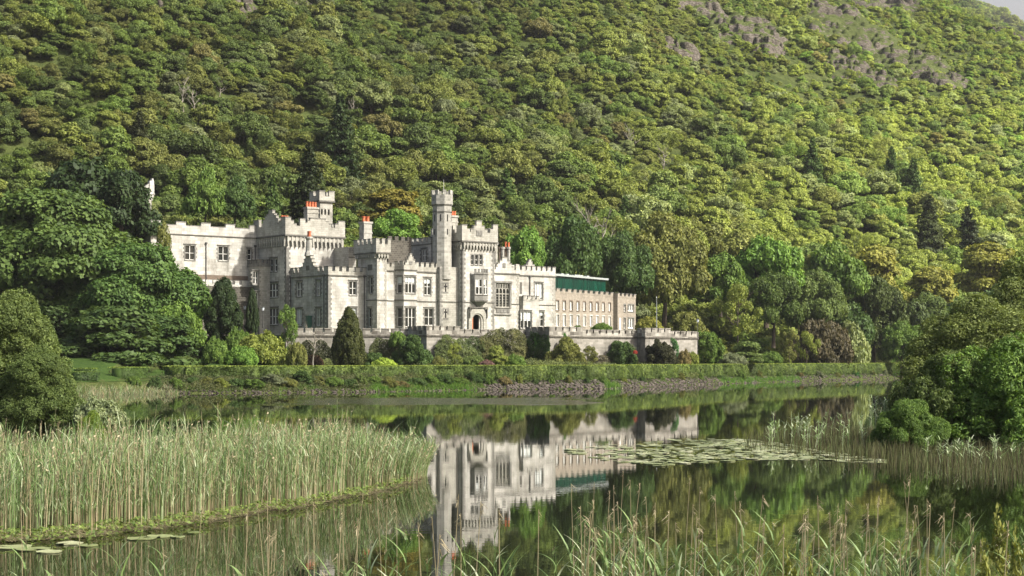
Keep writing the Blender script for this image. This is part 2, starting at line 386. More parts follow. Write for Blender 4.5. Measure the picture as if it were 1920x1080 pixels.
class Face:
    """A vertical wall plane, left to right as seen from outside; s runs along it, o outward."""
    def __init__(s, fr, p0, p1):
        s.fr = fr; s.p0 = p0; s.L = math.hypot(p1[0] - p0[0], p1[1] - p0[1]); s.d = ((p1[0] - p0[0]) / s.L, (p1[1] - p0[1]) / s.L)
        s.n = (s.d[1], -s.d[0]); s.holes = []; s.wins = []
    def P(s, t, z, o=0.0): return (s.p0[0] + s.d[0] * t + s.n[0] * o, s.p0[1] + s.d[1] * t + s.n[1] * o, z)
    def at(s, px): return s.fr.on(px, s.p0, s.d)
    def z(s, py, t): return s.fr.z(py, s.p0[0] + s.d[0] * t, s.p0[1] + s.d[1] * t)
    def box(s, mb, s0, s1, z0, z1, o0, o1):
        mb.hexa([s.P(s0, z0, o1), s.P(s1, z0, o1), s.P(s1, z0, o0), s.P(s0, z0, o0), s.P(s0, z1, o1), s.P(s1, z1, o1), s.P(s1, z1, o0), s.P(s0, z1, o0)])
    def prism(s, mb, pts, o0, o1):   # closed outline (s,z), anticlockwise seen from outside
        b = len(mb.v); k = len(pts)
        for o in (o1, o0): mb.v += [s.P(t, z, o) for t, z in pts]
        mb.f.append(tuple(b + i for i in range(k))); mb.f.append(tuple(b + k + i for i in reversed(range(k))))
        for i in range(k): mb.f.append((b + i, b + k + i, b + k + (i + 1) % k, b + (i + 1) % k))
    def wall(s, mb, z0, z1, depth=0.32, s0=0.0, s1=None):
        s1 = s.L if s1 is None else s1
        ss = sorted({s0, s1, *[h[0] for h in s.holes], *[h[1] for h in s.holes]}); zs = sorted({z0, z1, *[h[2] for h in s.holes], *[h[3] for h in s.holes]})
        ss = [a for a in ss if s0 <= a <= s1]; zs = [a for a in zs if z0 <= a <= z1]
        for i in range(len(ss) - 1):
            for j in range(len(zs) - 1):
                a, b = (ss[i] + ss[i + 1]) / 2, (zs[j] + zs[j + 1]) / 2
                if any(h[0] < a < h[1] and h[2] < b < h[3] for h in s.holes): continue
                mb.quad(s.P(ss[i], zs[j]), s.P(ss[i + 1], zs[j]), s.P(ss[i + 1], zs[j + 1]), s.P(ss[i], zs[j + 1]))
        for a, b, c, d in s.holes:
            mb.quad(s.P(a, c), s.P(a, d), s.P(a, d, -depth), s.P(a, c, -depth)); mb.quad(s.P(b, c), s.P(b, c, -depth), s.P(b, d, -depth), s.P(b, d))
            mb.quad(s.P(a, c), s.P(a, c, -depth), s.P(b, c, -depth), s.P(b, c)); mb.quad(s.P(a, d), s.P(b, d), s.P(b, d, -depth), s.P(a, d, -depth))

def window(root, fc, px0, px1, py0, py1, lights=2, transom=0.45, label=None, curtain=0, sur=0.2, hood=True, bars=True, mat_s='quoin_stone', depth=0.26, bw=0.04):
    a, b = fc.at(px0), fc.at(px1); mid = (a + b) / 2; z1, z0 = fc.z(py0, mid), fc.z(py1, mid)
    fc.holes.append((a, b, z0, z1))
    mb = MB()                                           # window: the white mullions and sashes
    fc.box(mb, a, a + bw, z0, z1, -depth, -depth + 0.1); fc.box(mb, b - bw, b, z0, z1, -depth, -depth + 0.1)
    fc.box(mb, a + bw, b - bw, z1 - bw, z1, -depth, -depth + 0.1); fc.box(mb, a + bw, b - bw, z0, z0 + bw * 1.6, -depth, -depth + 0.1)
    step = (b - a) / lights
    for i in range(1, lights):
        c = a + step * i; fc.box(mb, c - bw * 1.15, c + bw * 1.15, z0 + bw * 1.6, z1 - bw, -depth, -depth + 0.16)
    if transom:
        zt = z0 + (z1 - z0) * (1 - transom)
        for i in range(lights):
            fc.box(mb, a + step * i + bw * 1.15, a + step * (i + 1) - bw * 1.15, zt - bw * 0.8, zt + bw * 0.8, -depth, -depth + 0.12)
    win = mb.build('window', 'white_paint', root)
    if label: win['label'] = label
    g = MB(); g.quad(fc.P(a, z0, -depth + 0.03), fc.P(b, z0, -depth + 0.03), fc.P(b, z1, -depth + 0.03), fc.P(a, z1, -depth + 0.03)); g.build('glass', 'window_glass', win)
    if curtain:
        g = MB(); zt = z0 + (z1 - z0) * (1 - curtain)
        for i in range(lights):
            g.quad(fc.P(a + step * i + bw, zt, -depth + 0.045), fc.P(a + step * (i + 1) - bw, zt, -depth + 0.045), fc.P(a + step * (i + 1) - bw, z1 - bw, -depth + 0.045), fc.P(a + step * i + bw, z1 - bw, -depth + 0.045))
        g.build('curtain', 'blind', win)
    if sur:
        m2 = MB(); e = 0.03; k = 0; z = z0 - 0.02
        fc.box(m2, a - sur * 0.6, b + sur * 0.6, z0 - 0.16, z0 - 0.02, -0.1, 0.09)
        while z < z1:
            ww = sur * (1.5 if k % 2 else 0.8); h_ = min(0.32, z1 - z)
            fc.box(m2, a - ww, a, z, z + h_ - 0.012, -0.1, e); fc.box(m2, b, b + ww, z, z + h_ - 0.012, -0.1, e); z += 0.32; k += 1
        fc.box(m2, a - sur * 0.9, b + sur * 0.9, z1, z1 + 0.2, -0.1, e)
        if hood: fc.box(m2, a - sur * 1.3, b + sur * 1.3, z1 + 0.2, z1 + 0.29, -0.1, 0.14)
        m2.build('surround', mat_s, win)
    return win

def string(mb, fc, z, s0=None, s1=None, h=0.16, o=0.16): fc.box(mb, -o if s0 is None else s0, (fc.L + o) if s1 is None else s1, z - h / 2, z + h / 2, -0.05, o)
def parapet(mb, fc, z0, zc, zm, s0, s1, mw=0.8, gw=0.55, th=0.4, o=0.05, cap=None):
    """low wall z0..zc with merlons up to zm and capping stones"""
    fc.box(mb, s0, s1, z0, zc, o - th, o)
    if zm <= zc: return
    n_ = max(1, round((s1 - s0 + gw) / (mw + gw))); w_ = ((s1 - s0) - gw * (n_ - 1)) / n_
    for i in range(n_):
        a = s0 + i * (w_ + gw)
        fc.box(mb, a, a + w_, zc, zm, o - th, o)
        if cap is not None:
            fc.box(cap, a - 0.05, a + w_ + 0.05, zm, zm + 0.11, o - th - 0.05, o + 0.06)
    if cap is not None:
        for i in range(n_ - 1):
            a = s0 + i * (w_ + gw) + w_; fc.box(cap, a + 0.052, a + gw - 0.052, zc, zc + 0.07, o - th - 0.05, o + 0.05)
def corbels(mb, fc, zt, zb, s0, s1, pitch=0.75, o=0.42, w_=0.3):
    n_ = max(2, round((s1 - s0) / pitch))
    for i in range(n_ + 1):
        c = s0 + (s1 - s0) * i / n_
        fc.prism(mb, [(c - w_ / 2, zt), (c - w_ / 2, (zt + zb) / 2), (c - w_ / 5, zb), (c + w_ / 5, zb), (c + w_ / 2, (zt + zb) / 2), (c + w_ / 2, zt)], -0.02, o * 0.8)
    fc.box(mb, s0, s1, zt - (zt - zb) * .42, zt, -0.02, o * .62)
    for i in range(n_):
        c = s0 + (s1 - s0) * (i + .5) / n_; q_ = (s1 - s0) / n_ / 2
        for sg in (-1, 1): fc.prism(mb, [(c + sg * q_, zt - (zt - zb) * .42), (c + sg * q_ * .15, zt - (zt - zb) * .42), (c + sg * q_, zt - (zt - zb) * .72)] if sg < 0 else [(c + q_ * .15, zt - (zt - zb) * .42), (c + q_, zt - (zt - zb) * .42), (c + q_, zt - (zt - zb) * .72)], -.02, o * .55)
def quoins(mb, fc, end, z0, z1, w1=0.55, w2=0.32, h=0.36, o=0.035):
    z = z0; k = 0
    while z < z1 - 0.05:
        ww = w1 if k % 2 else w2; zz = min(z + h - 0.015, z1)
        if end == 0: fc.box(mb, -o, ww, z, zz, -0.05, o)
        else: fc.box(mb, fc.L - ww, fc.L - 0.002, z, zz, -0.05, o)
        z += h; k += 1
def stepped(mb, fc, c, zb, prof, o0=-0.4, o1=0.06, cap=None):
    """crow-stepped gable: prof = list of (half width, top z) from widest to narrowest"""
    pts = [(c - prof[0][0], zb)]; pts.append((c + prof[0][0], zb)); rgt = []
    for i, (hw, z) in enumerate(prof):
        rgt.append((c + hw, z))
        if i + 1 < len(prof): rgt.append((c + prof[i + 1][0], z))
    lft = [(2 * c - t, z) for t, z in reversed(rgt)]
    fc.prism(mb, pts + rgt + lft, o0, o1)
    if cap is not None:
        for i, (hw, z) in enumerate(prof):
            inner = prof[i + 1][0] if i + 1 < len(prof) else 0
            if inner: fc.box(cap, c - hw - 0.05, c - inner - 0.01, z, z + 0.1, o0 - 0.04, o1 + 0.06); fc.box(cap, c + inner + 0.01, c + hw + 0.05, z, z + 0.1, o0 - 0.04, o1 + 0.06)
            else: fc.box(cap, c - hw - 0.05, c + hw + 0.05, z, z + 0.12, o0 - 0.04, o1 + 0.06)
def pots(root, pts, z0, h, r=0.16):
    for (u, v) in pts:
        b = MB(); b.ngon(u, v, r * 1.15, r * 1.15, z0, z0 + h * 0.12, 10); b.ngon(u, v, r, r * 0.85, z0 + h * 0.12, z0 + h * 0.85, 10, cap=False); b.ngon(u, v, r * 1.1, r * 1.1, z0 + h * 0.85, z0 + h, 10, bot=True)
        b.build('chimney_pot', 'terracotta', root, smooth=False)
def pipe(root, fc, px, py0, py1):
    b = MB(); s_ = fc.at(px); z1, z0 = fc.z(py0, s_), fc.z(py1, s_)
    c = fc.P(s_, 0, 0.12); b.ngon(c[0], c[1], 0.07, 0.07, z0, z1, 6); b.box(c[0] - 0.15, c[0] + 0.15, c[1] - 0.12, c[1] + 0.12, z1, z1 + 0.3); b.build('downpipe', 'iron', root)

# ------------------------------------------------------------------ the abbey
FA = Frame(867.4, 262, 38, 8.0)
abbey = empty('abbey', (FA.Ox, FA.Oy, 8.0), FA.th)
tag(abbey, 'large pale grey stone abbey with battlements, towers and orange chimney pots above the lake', 'abbey')
ZB = -1.2
class Block:
    def __init__(s, fr, u0, u1, v0, v1):
        s.fr = fr; s.u0, s.u1, s.v0, s.v1 = u0, u1, v0, v1
        s.front = Face(fr, (u0, v0), (u1, v0)); s.left = Face(fr, (u0, v1), (u0, v0))
        s.right = Face(fr, (u1, v0), (u1, v1)); s.back = Face(fr, (u1, v1), (u0, v1))
    def finish(s, root, z1, mat='pale_stone', z0=ZB, roof=None, name='wall', skip=()):
        mb = MB()
        for k in ('front', 'left', 'right', 'back'):
            if k not in skip: getattr(s, k).wall(mb, z0, z1)
        o = mb.build(name, mat, root); r = MB(); zr = z1 - 0.05 if roof is None else roof
        r.quad((s.u0 + .01, s.v0 + .01, zr), (s.u1 - .01, s.v0 + .01, zr), (s.u1 - .01, s.v1 - .01, zr), (s.u0 + .01, s.v1 - .01, zr)); r.build('roof', 'lead_roof', root)
        return o
def pz(fr, py, fc, px): return fc.z(py, fc.at(px))

v_W, v_A, v_B, v_S = 1.6, 0.6, 1.2, 0.6
uA0 = FA.u_at(926.7, 0); uA1 = FA.u_at(973, v_A); uB1 = FA.u_at(1041, v_B)
# --- central tower
CT = Block(FA, 0, uA0, 0, 7.5)
zs = CT.front.z(451.3, 0)
window(abbey, CT.front, 883.5, 888, 478, 496, 1, 0.5, sur=.12, hood=False)
window(abbey, CT.front, 890.8, 896.4, 478, 496, 1, 0.5, sur=.12, hood=False)
window(abbey, CT.front, 899.5, 904.5, 478, 496, 1, 0.5, sur=.12, hood=False)
window(abbey, CT.left, 848.5, 856, 579, 610, 2, 0.5, sur=.25)
dF = CT.front
da, db = dF.at(881.5), dF.at(898.5); dz1 = dF.z(589, da); dF.holes.append((da, db, 0.0, dz1))
CT.finish(abbey, zs, roof=zs - 0.3)
CT.front.holes = []
q = MB(); quoins(q, CT.front, 0, 0, zs - 1.4); quoins(q, CT.front, 1, 0, zs - 1.4); quoins(q, CT.left, 1, 0, zs - 1.4); q.build('quoins', 'quoin_stone', abbey)
def crown(fr, B, root, zs, cz0, o, zc, zm, th=0.45, front=None, left=None, mw=0.8, gw=0.6, wallmat='gable_stone', pitch=0.72):
    p = MB(); cp = MB(); t = MB()
    for fc, which in ((B.front, front), (B.left, left), (B.right, None), (B.back, None)):
        s0, s1 = (-o, fc.L + o) if fc in (B.front, B.back) else (th - o, fc.L + o - th)
        if which: which(p, cp, fc, s0, s1)
        else: parapet(p, fc, zs, zc, zm, s0, s1, mw, gw, th, o, cp)
        fc.box(t, s0 - (.08 if fc in (B.front, B.back) else -0.5), s1 + (.08 if fc in (B.front, B.back) else -0.5), zs - 0.2, zs + 0.03, -0.05, o + 0.1)
    c = MB()
    if cz0 is not None:
        for fc in (B.front, B.left, B.right): corbels(c, fc, zs - 0.2, cz0, 0.1, fc.L - 0.1, pitch, o + 0.1)
        c.build('corbels', 'gable_stone', root)
    p.build('battlement', wallmat, root); cp.build('coping', 'quoin_stone', root); t.build('string_course', 'trim_stone', root)
z_ = lambda py, fc, px: fc.z(py, fc.at(px))
def ct_front(p, cp, fc, s0, s1):
    zc = z_(436, fc, 896); fc.box(p, s0, s1, zs, zc, .42 - .45, .42)
    for a, b in ((s0, s0 + 0.95), (s1 - 0.95, s1)):
        fc.box(p, a, b, zc, z_(422, fc, 867 if a < 1 else 926), -.03, .42); fc.box(cp, a - .05, b + .05, z_(422, fc, 867 if a < 1 else 926), z_(420.8, fc, 867 if a < 1 else 926), -.08, .5)
    fc.box(p, s0 + 0.95, s0 + 1.5, zc, z_(429, fc, 875), -.03, .42); fc.box(p, s1 - 1.5, s1 - .95, zc, z_(430, fc, 920), -.03, .42)
    c = fc.at(895.5); stepped(p, fc, c, zc, [(1.6, z_(430, fc, 896)), (1.05, z_(424, fc, 896)), (0.5, z_(415, fc, 896))], -.03, .42, cp)
    sh = MB(); fc.box(sh, c - .55, c + .55, z_(443, fc, 896), z_(432.5, fc, 896), .4, .5); fc.box(sh, c - .3, c + .3, z_(442, fc, 896), z_(434.5, fc, 896), .5, .56); sh.build('carved_panel', 'quoin_stone', abbey)
def ct_left(p, cp, fc, s0, s1):
    zc = z_(436.5, fc, 855); fc.box(p, s0, s1, zs, zc, -.03, .42)
    fc.box(p, s1 - 1.0, s1, zc, z_(423, fc, 864), -.03, .42); fc.box(p, s1 - 3.4, s1 - 1.9, zc, z_(423, fc, 850), -.03, .42); fc.box(p, s1 - 1.9, s1 - 1.6, zc, z_(430, fc, 857), -.03, .42)
    fc.box(p, s1 - 5.6, s1 - 4.4, zc, z_(423, fc, 845), -.03, .42)
crown(FA, CT, abbey, zs, z_(469, CT.front, 896), .42, zs + 1.4, zs + 2.2, front=ct_front, left=ct_left, pitch=.62)
# oriel on the central tower: two glazed faces meeting at a point
oc = CT.front; oa, ob = oc.at(882), oc.at(911.5); om = oc.at(897.5)
zt1, zt0 = oc.z(515, om), oc.z(565, om)
po0, pom, po1 = (oa, 0.0), (om, -1.15), (ob, 0.0)
q1 = (oa + 0.25, -0.75); q2 = (ob - 0.25, -0.75)
OL = Face(FA, (q1[0], q1[1]), pom); OR = Face(FA, pom, (q2[0], q2[1])); OSL = Face(FA, po0, q1); OSR = Face(FA, q2, po1)
oroot = None
mbw = MB()
for fc in (OL, OR):
    pass
zw1, zw0 = oc.z(524, om), oc.z(552.5, om)
for fc, cu in ((OL, .55), (OR, .3)):
    a, b = 0.16, fc.L - 0.12
    fc.holes.append((a, b, zw0, zw1))
for fc in (OL, OR, OSL, OSR): fc.wall(mbw, zt0, zt1, .15)
b = len(mbw.v); poly = [po0, q1, pom, q2, po1]
apex = (om, 0.0, oc.z(579, om))
for i in range(4): mbw.quad((*poly[i], zt0), (*apex[:2], apex[2]), (*poly[i + 1], zt0))
mbw.quad(*[(*p_, zt1) for p_ in poly])
ow = mbw.build('oriel', 'quoin_stone', abbey)
fr_ = MB(); gl = MB(); cu_ = MB()
for fc, cu in ((OL, .5), (OR, .35)):
    a, b = 0.16, fc.L - 0.12; mid_ = (a + b) / 2; zt = (zw0 + zw1) / 2
    for x0, x1 in ((a, a + .07), (mid_ - .07, mid_ + .07), (b - .07, b)): fc.box(fr_, x0, x1, zw0, zw1, -.13, -.03)
    for x0, x1 in ((a + .07, mid_ - .07), (mid_ + .07, b - .07)):
        for y0, y1 in ((zw0, zw0 + .08), (zt - .05, zt + .05), (zw1 - .07, zw1)): fc.box(fr_, x0, x1, y0, y1, -.13, -.04)
    gl.quad(fc.P(a, zw0, -.11), fc.P(b, zw0, -.11), fc.P(b, zw1, -.11), fc.P(a, zw1, -.11))
    cu_.quad(fc.P(a, zw1 - (zw1 - zw0) * cu, -.1), fc.P(mid_, zw1 - (zw1 - zw0) * cu, -.1), fc.P(mid_, zw1, -.1), fc.P(a, zw1, -.1))
fr_.build('window', 'white_paint', ow); gl.build('glass', 'window_glass', ow); cu_.build('curtain', 'blind', ow)
ob_ = MB(); oc2 = MB()
for fc in (OL, OR):
    fc.box(ob_, -.02, fc.L + .02, zt1 - .02, zt1 + .1, -.2, .1); parapet(oc2, fc, zt1 + .1, zt1 + .3, zt1 + .85, 0.0, fc.L, .32, .28, .18, .06)
    fc.box(ob_, 0, fc.L, oc.z(554, om), oc.z(553, om), 0, .1)
fc = OL; [f.box(ob_, 0, f.L, zt0 - .05, zt0 + .12, -.1, .09) for f in (OL, OR)]
ob_.build('moulding', 'trim_stone', ow); oc2.build('battlement', 'quoin_stone', ow)
# doorway with pointed arch
def arch_pts(a, b, zsprg, zap, k=9):
    c = (a + b) / 2; pts = []
    for i in range(k + 1):
        t = i / k; x = a + (c - a) * (1 - math.cos(t * math.pi / 2)) ; pts.append((x, zsprg + (zap - zsprg) * math.sin(t * math.pi / 2) ** 0.95))
    return pts + [(a + b - x, z) for x, z in reversed(pts[:-1])]
def arch_plate(mb, fc, a, b, z0, zsp, zap, A, B, ztop, o0, o1):
    inner = [(a, z0)] + arch_pts(a, b, zsp, zap) + [(b, z0)]; n_ = len(inner); outer = []
    for i, (x, z) in enumerate(inner):
        if i < n_ * 0.28: outer.append((A, z if i else z0))
        elif i > n_ * 0.72 - 1: outer.append((B, z if i < n_ - 1 else z0))
        else: outer.append((A + (B - A) * (x - a) / (b - a), ztop))
    for i in range(n_ - 1):
        mb.quad(fc.P(*inner[i], o1), fc.P(*outer[i], o1), fc.P(*outer[i + 1], o1), fc.P(*inner[i + 1], o1))
        mb.quad(fc.P(*inner[i], o1), fc.P(*inner[i + 1], o1), fc.P(*inner[i + 1], o0), fc.P(*inner[i], o0))
    fc.box(mb, A - .02, A, z0, ztop, o0, o1); fc.box(mb, B, B + .02, z0, ztop, o0, o1)
dr = MB(); A_, B_ = dF.at(877), dF.at(910.5)
arch_plate(dr, dF, da + .1, dF.at(903) + .15, 0, dz1 - 1.0, dz1 + .15, A_, B_, dF.z(579, da), 0.0, .34)
arch_plate(dr, dF, da + .25, dF.at(901), 0, dz1 - 1.0, dz1 - .05, da + .05, dF.at(903) + .2, dz1 + .14, 0.0, .2)
dsr = dr.build('door_surround', 'gable_stone', abbey)
ho = MB(); dF.box(ho, dF.at(877.5), dF.at(911), dF.z(577.5, da), dF.z(575.5, da), 0, .5); dF.box(ho, dF.at(877.5), dF.at(877.5) + .14, dF.z(596, da), dF.z(577.5, da), .34, .5); dF.box(ho, dF.at(911) - .14, dF.at(911), dF.z(596, da), dF.z(577.5, da), .34, .5); ho.build('hood_moulding', 'trim_stone', abbey)
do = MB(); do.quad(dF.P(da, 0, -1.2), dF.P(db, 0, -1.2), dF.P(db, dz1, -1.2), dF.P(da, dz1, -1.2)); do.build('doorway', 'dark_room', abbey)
do = MB(); dF.box(do, da + .2, da + .28, 0, dz1 - .5, -.3, .12); dF.box(do, da + .28, da + .75, 0, dz1 - .35, -.32, -.24); do.build('door', 'oak_door', abbey)

# --- right hand range, part with the great window
A = Block(FA, uA0 + .002, uA1, v_A, v_A + 9); zsA = A.front.z(513.3, A.front.at(950))
fa = A.front; ga, gb = fa.at(929.8), fa.at(955.5); gm = (ga + gb) / 2; gz1, gz0 = fa.z(530.5, gm), fa.z(576.5, gm)
fa.holes.append((ga, gb, gz0, gz1))
A.finish(abbey, zsA, roof=zsA - .3, skip=('left',))
tr = MB(); gl = MB(); gl.quad(fa.P(ga, gz0, -.26), fa.P(gb, gz0, -.26), fa.P(gb, gz1, -.26), fa.P(ga, gz1, -.26)); n4 = (gb - ga) / 4
ztr = fa.z(551, gm); zh0 = fa.z(546, gm); zh1 = fa.z(541, gm)
for i in range(5):
    c = ga + n4 * i; fa.box(tr, c - .07, c + .07, gz0, gz1, -.25, -.08)
for i in range(4):
    a, b = ga + n4 * i + .07, ga + n4 * (i + 1) - .07
    fa.box(tr, a, b, ztr - .06, ztr + .06, -.25, -.1); fa.box(tr, a, b, gz1 - .1, gz1, -.25, -.08); fa.box(tr, a, b, gz0, gz0 + .14, -.25, -.08); fa.box(tr, (a + b) / 2 - .05, (a + b) / 2 + .05, zh1 + .05, gz1 - .1, -.25, -.1)
    arch_plate(tr, fa, a, b, zh0 - .25, zh0, zh1, a - .02, b + .02, zh1 + .08, -.25, -.11)
    for k in range(1, 5): fa.box(tr, a, b, gz0 + (ztr - gz0) * k / 5 - .02, gz0 + (ztr - gz0) * k / 5 + .02, -.25, -.2)
gw_ = tr.build('window', 'gable_stone', abbey); gw_['label'] = 'tall traceried window of four arched lights'; gl.build('glass', 'window_glass', gw_)
sm = MB(); fa.box(sm, ga - .35, ga, gz0, gz1 + .0, -.1, .06); fa.box(sm, gb, gb + .35, gz0, gz1 + .0, -.1, .06); fa.box(sm, ga - .5, gb + .5, gz1, gz1 + .3, -.1, .14)
zp0 = fa.z(588.5, gm); fa.box(sm, ga, gb, zp0 + .1, gz0 - .12, -.1, .05); fa.box(sm, ga - .3, gb + .25, zp0 - .2, zp0 - .02, -.1, .2); fa.box(sm, ga - .25, gb + .25, gz0 - .12, gz0 - .01, -.1, .16)
for i in range(4): fa.box(sm, ga + n4 * i + .12, ga + n4 * (i + 1) - .12, zp0 + .25, gz0 - .3, .05, .1)
sm.build('surround', 'quoin_stone', gw_)
B = Block(FA, uA1 + .002, uB1, v_B, v_B + 8); zsB = B.front.z(518.3, B.front.at(1035))
window(abbey, B.front, 1003.5, 1017.5, 531, 561, 3, .5, curtain=.9, label='tall three-light window with pale curtains')
window(abbey, B.front, 1006.5, 1019.5, 584.5, 612, 2, .5, curtain=.25)
B.finish(abbey, zsB, roof=zsB - .3, skip=('left',))
q = MB(); quoins(q, A.front, 1, 0, zsA - .2); quoins(q, B.front, 1, 0, zsB - .2); quoins(q, B.right, 0, 0, zsB - .2); q.build('quoins', 'gable_stone', abbey)
bl = MB(); s_ = B.front.at(974.5); B.front.box(bl, s_, B.front.at(978.5), B.front.z(551, s_), B.front.z(529, s_), -.1, .05); bl.build('blocked_window', 'trim_stone', abbey)
# flat bay with small battlement
bf0, bf1 = B.front.at(974.2), B.front.at(1003.8)
BY = Block(FA, uA1 + bf0 + .02, uA1 + bf1, v_B - .9, v_B - .003); zby = BY.front.z(564, BY.front.L / 2)
window(abbey, BY.front, 976.5, 996.5, 584, 615.5, 3, .45, curtain=.55, sur=.14)
BY.finish(abbey, zby, skip=('back',), z0=ZB)
bm = MB(); bc = MB(); parapet(bm, BY.front, zby, zby + .25, zby + .72, 0, BY.front.L, .5, .42, .25, .08, bc); parapet(bm, BY.left, zby, zby + .25, zby + .6, 0.01, BY.left.L - .18, .4, .3, .2, .08, bc); bm.build('battlement', 'gable_stone', abbey); bc.build('coping', 'trim_stone', abbey)
pipe(abbey, B.front, 993, 521, 557)
st = MB(); cp = MB(); pm = MB()
string(st, A.front, zsA, .0, A.front.L + .1); string(st, B.front, zsB, .1, None)
zlA = A.front.z(569, 0.5); string(st, A.front, zlA, .02, ga - .4, .12, .12); string(st, A.front, A.front.z(570.5, A.front.L), gb + .4, A.front.L, .12, .12); string(st, B.front, A.front.z(570.5, A.front.L), 0.1, None, .12, .1)
zc_, zm_ = B.front.z(507, 3), B.front.z(500, 3)
parapet(pm, B.front, zsB, zc_, zm_, .0, B.front.L + .05, .62, .42, .4, .05, cp); parapet(pm, B.right, zsB, zc_, zm_, .36, B.right.L, .62, .42, .4, .05, cp); parapet(pm, B.back, zsB, zc_, zm_, .42, B.back.L, .62, .42, .4, .05)
a0 = A.front.at(964.5); parapet(pm, A.front, zsA, A.front.z(506, 4), A.front.z(496.5, 4), .0, A.front.L + .0, .6, .42, .4, .06, None)
fa.box(pm, fa.at(967), A.front.L + .03, A.front.z(506, 4), A.front.z(495, 4), -.35, .07)
stepped(pm, fa, fa.at(946), zsA + .1, [(1.75, z_(500, fa, 946)), (1.35, z_(494, fa, 946)), (.95, z_(488.5, fa, 946)), (.5, z_(483, fa, 946))], -.36, .08, cp)
sh = MB(); c = fa.at(944.5); fa.box(sh, c - .28, c + .28, z_(502, fa, 945), z_(493, fa, 945), .06, .16); sh.build('carved_panel', 'quoin_stone', abbey)
# finial gable behind the right end
c = B.front.at(1021); stepped(pm, Face(FA, (uA1, v_B + 5), (uB1, v_B + 5)), c + 1.0, zsB, [(1.4, z_(498, B.front, 1021)), (.9, z_(493.5, B.front, 1021)), (.45, z_(488, B.front, 1021)), (.22, z_(484, B.front, 1021))], -.4, .1, cp)
pm.build('battlement', 'pale_stone', abbey); cp.build('coping', 'quoin_stone', abbey); st.build('string_course', 'trim_stone', abbey)

# --- left part of the main front, with the canted bay and the octagonal turret
uW0 = FA.u_at(725, v_W); uT = FA.u_at(824.5, 1.0)
W = Block(FA, uW0, -0.003, v_W, v_W + 9.5); fw = W.front; zsW = z_(510.5, fw, 800)
window(abbey, fw, 795.5, 808, 522, 553, 2, .5, curtain=.3)
window(abbey, fw, 796, 812.5, 579, 610, 2, .5)
T = Block(FA, uT, -0.004, 1.0, v_W); ft = T.front
W.finish(abbey, zsW, roof=zsW - .3); T.finish(abbey, zsW + .9, skip=('right', 'back'), mat='gable_stone')
lp = MB(); lq = MB()
for y0, y1, ya in ((485, 500, 491), (532, 547, 537), (580, 596, 585)):
    s_ = ft.at(835.5); z1, z0, zm = ft.z(y0, s_), ft.z(y1, s_), ft.z(ya, s_)
    ft.box(lp, s_ - .09, s_ + .09, z0, z1, 0, .06); ft.box(lp, s_ - .3, s_ - .09, zm - .09, zm + .09, 0, .06); ft.box(lp, s_ + .09, s_ + .3, zm - .09, zm + .09, 0, .06)
    ft.box(lq, s_ - .5, s_ + .5, z0 - .25, z0 - .02, 0, .04); ft.box(lq, s_ - .55, s_ + .55, z1 + .02, z1 + .25, 0, .04); ft.box(lq, s_ - .62, s_ - .32, zm - .35, zm + .4, 0, .04); ft.box(lq, s_ + .32, s_ + .62, zm - .35, zm + .4, 0, .04)
lp.build('arrow_loop', 'dark_room', abbey); lq.build('surround', 'quoin_stone', abbey)
q = MB(); quoins(q, T.front, 0, 0, zsW + .8); quoins(q, T.left, 1, 0, zsW + .8, .3, .2); q.build('quoins', 'quoin_stone', abbey)
# octagonal turret
tc_ = (FA.u_at(829, 2.1), 2.1); TF = Face(FA, (tc_[0] - 1.4, tc_[1]), (tc_[0] + 1.4, tc_[1])); zz = lambda py: TF.z(py, 1.4)
ro = R(22.5)
t = MB(); t.ngon(*tc_, 1.5, 1.5, zsW - 1, zz(386), rot=ro, cap=False); t.ngon(*tc_, 1.5, 1.68, zz(386), zz(384), rot=ro, cap=False); t.ngon(*tc_, 1.68, 1.68, zz(384), zz(366), rot=ro)
for k in range(8):
    for hh in (-1, 1):
        a0 = ro + math.pi / 4 * k + hh * math.pi / 16; a1 = a0 - hh * math.pi / 15
        pts = [(tc_[0] + r_ * math.cos(a_), tc_[1] + r_ * math.sin(a_)) for r_, a_ in ((1.3, a0), (1.68, a0), (1.72, (a0 + a1) / 2), (1.68, a1), (1.3, a1))]
    a0, a1 = ro + math.pi / 4 * k - .17, ro + math.pi / 4 * k + .17
    t.hexa([(tc_[0] + r_ * math.cos(a_), tc_[1] + r_ * math.sin(a_), z) for z in (zz(366), zz(357.5)) for r_, a_ in ((1.25, a0), (1.67, a0), (1.67, a1), (1.25, a1))])
tu = t.build('turret', 'turret_stone', abbey)
t = MB(); t.ngon(*tc_, 1.6, 1.6, zz(386.2), zz(384.6), rot=ro, bot=True); t.ngon(*tc_, 1.6, 1.6, zz(398.7), zz(397.5), rot=ro, bot=True)
t.build('band', 'trim_stone', tu)
t = MB()
for k in range(8):
    a0 = math.pi / 4 * k; cx, cy = tc_[0] + 1.39 * math.cos(a0), tc_[1] + 1.39 * math.sin(a0); tx, ty = -math.sin(a0), math.cos(a0)
    def slot(w_, z0, z1):
        t.hexa([(cx + sx * tx * w_ + so * math.cos(a0), cy + sx * ty * w_ + so * math.sin(a0), z) for z in (z0, z1) for sx, so in ((-1, -.05), (-1, .03), (1, .03), (1, -.05))])
    slot(.09, zz(416), zz(403)); slot(.09, zz(441), zz(430)) if k % 2 == 0 else None
    t.ngon(cx, cy, .01, .01, 0, 0, 3) if False else None
t.build('arrow_loop', 'dark_room', tu)
t = MB(); t.tube([(tc_[0] + .3, tc_[1], zz(366)), (tc_[0] + .3, tc_[1], zz(336))], [.035, .02], 5); t.build('aerial', 'white_paint', tu)
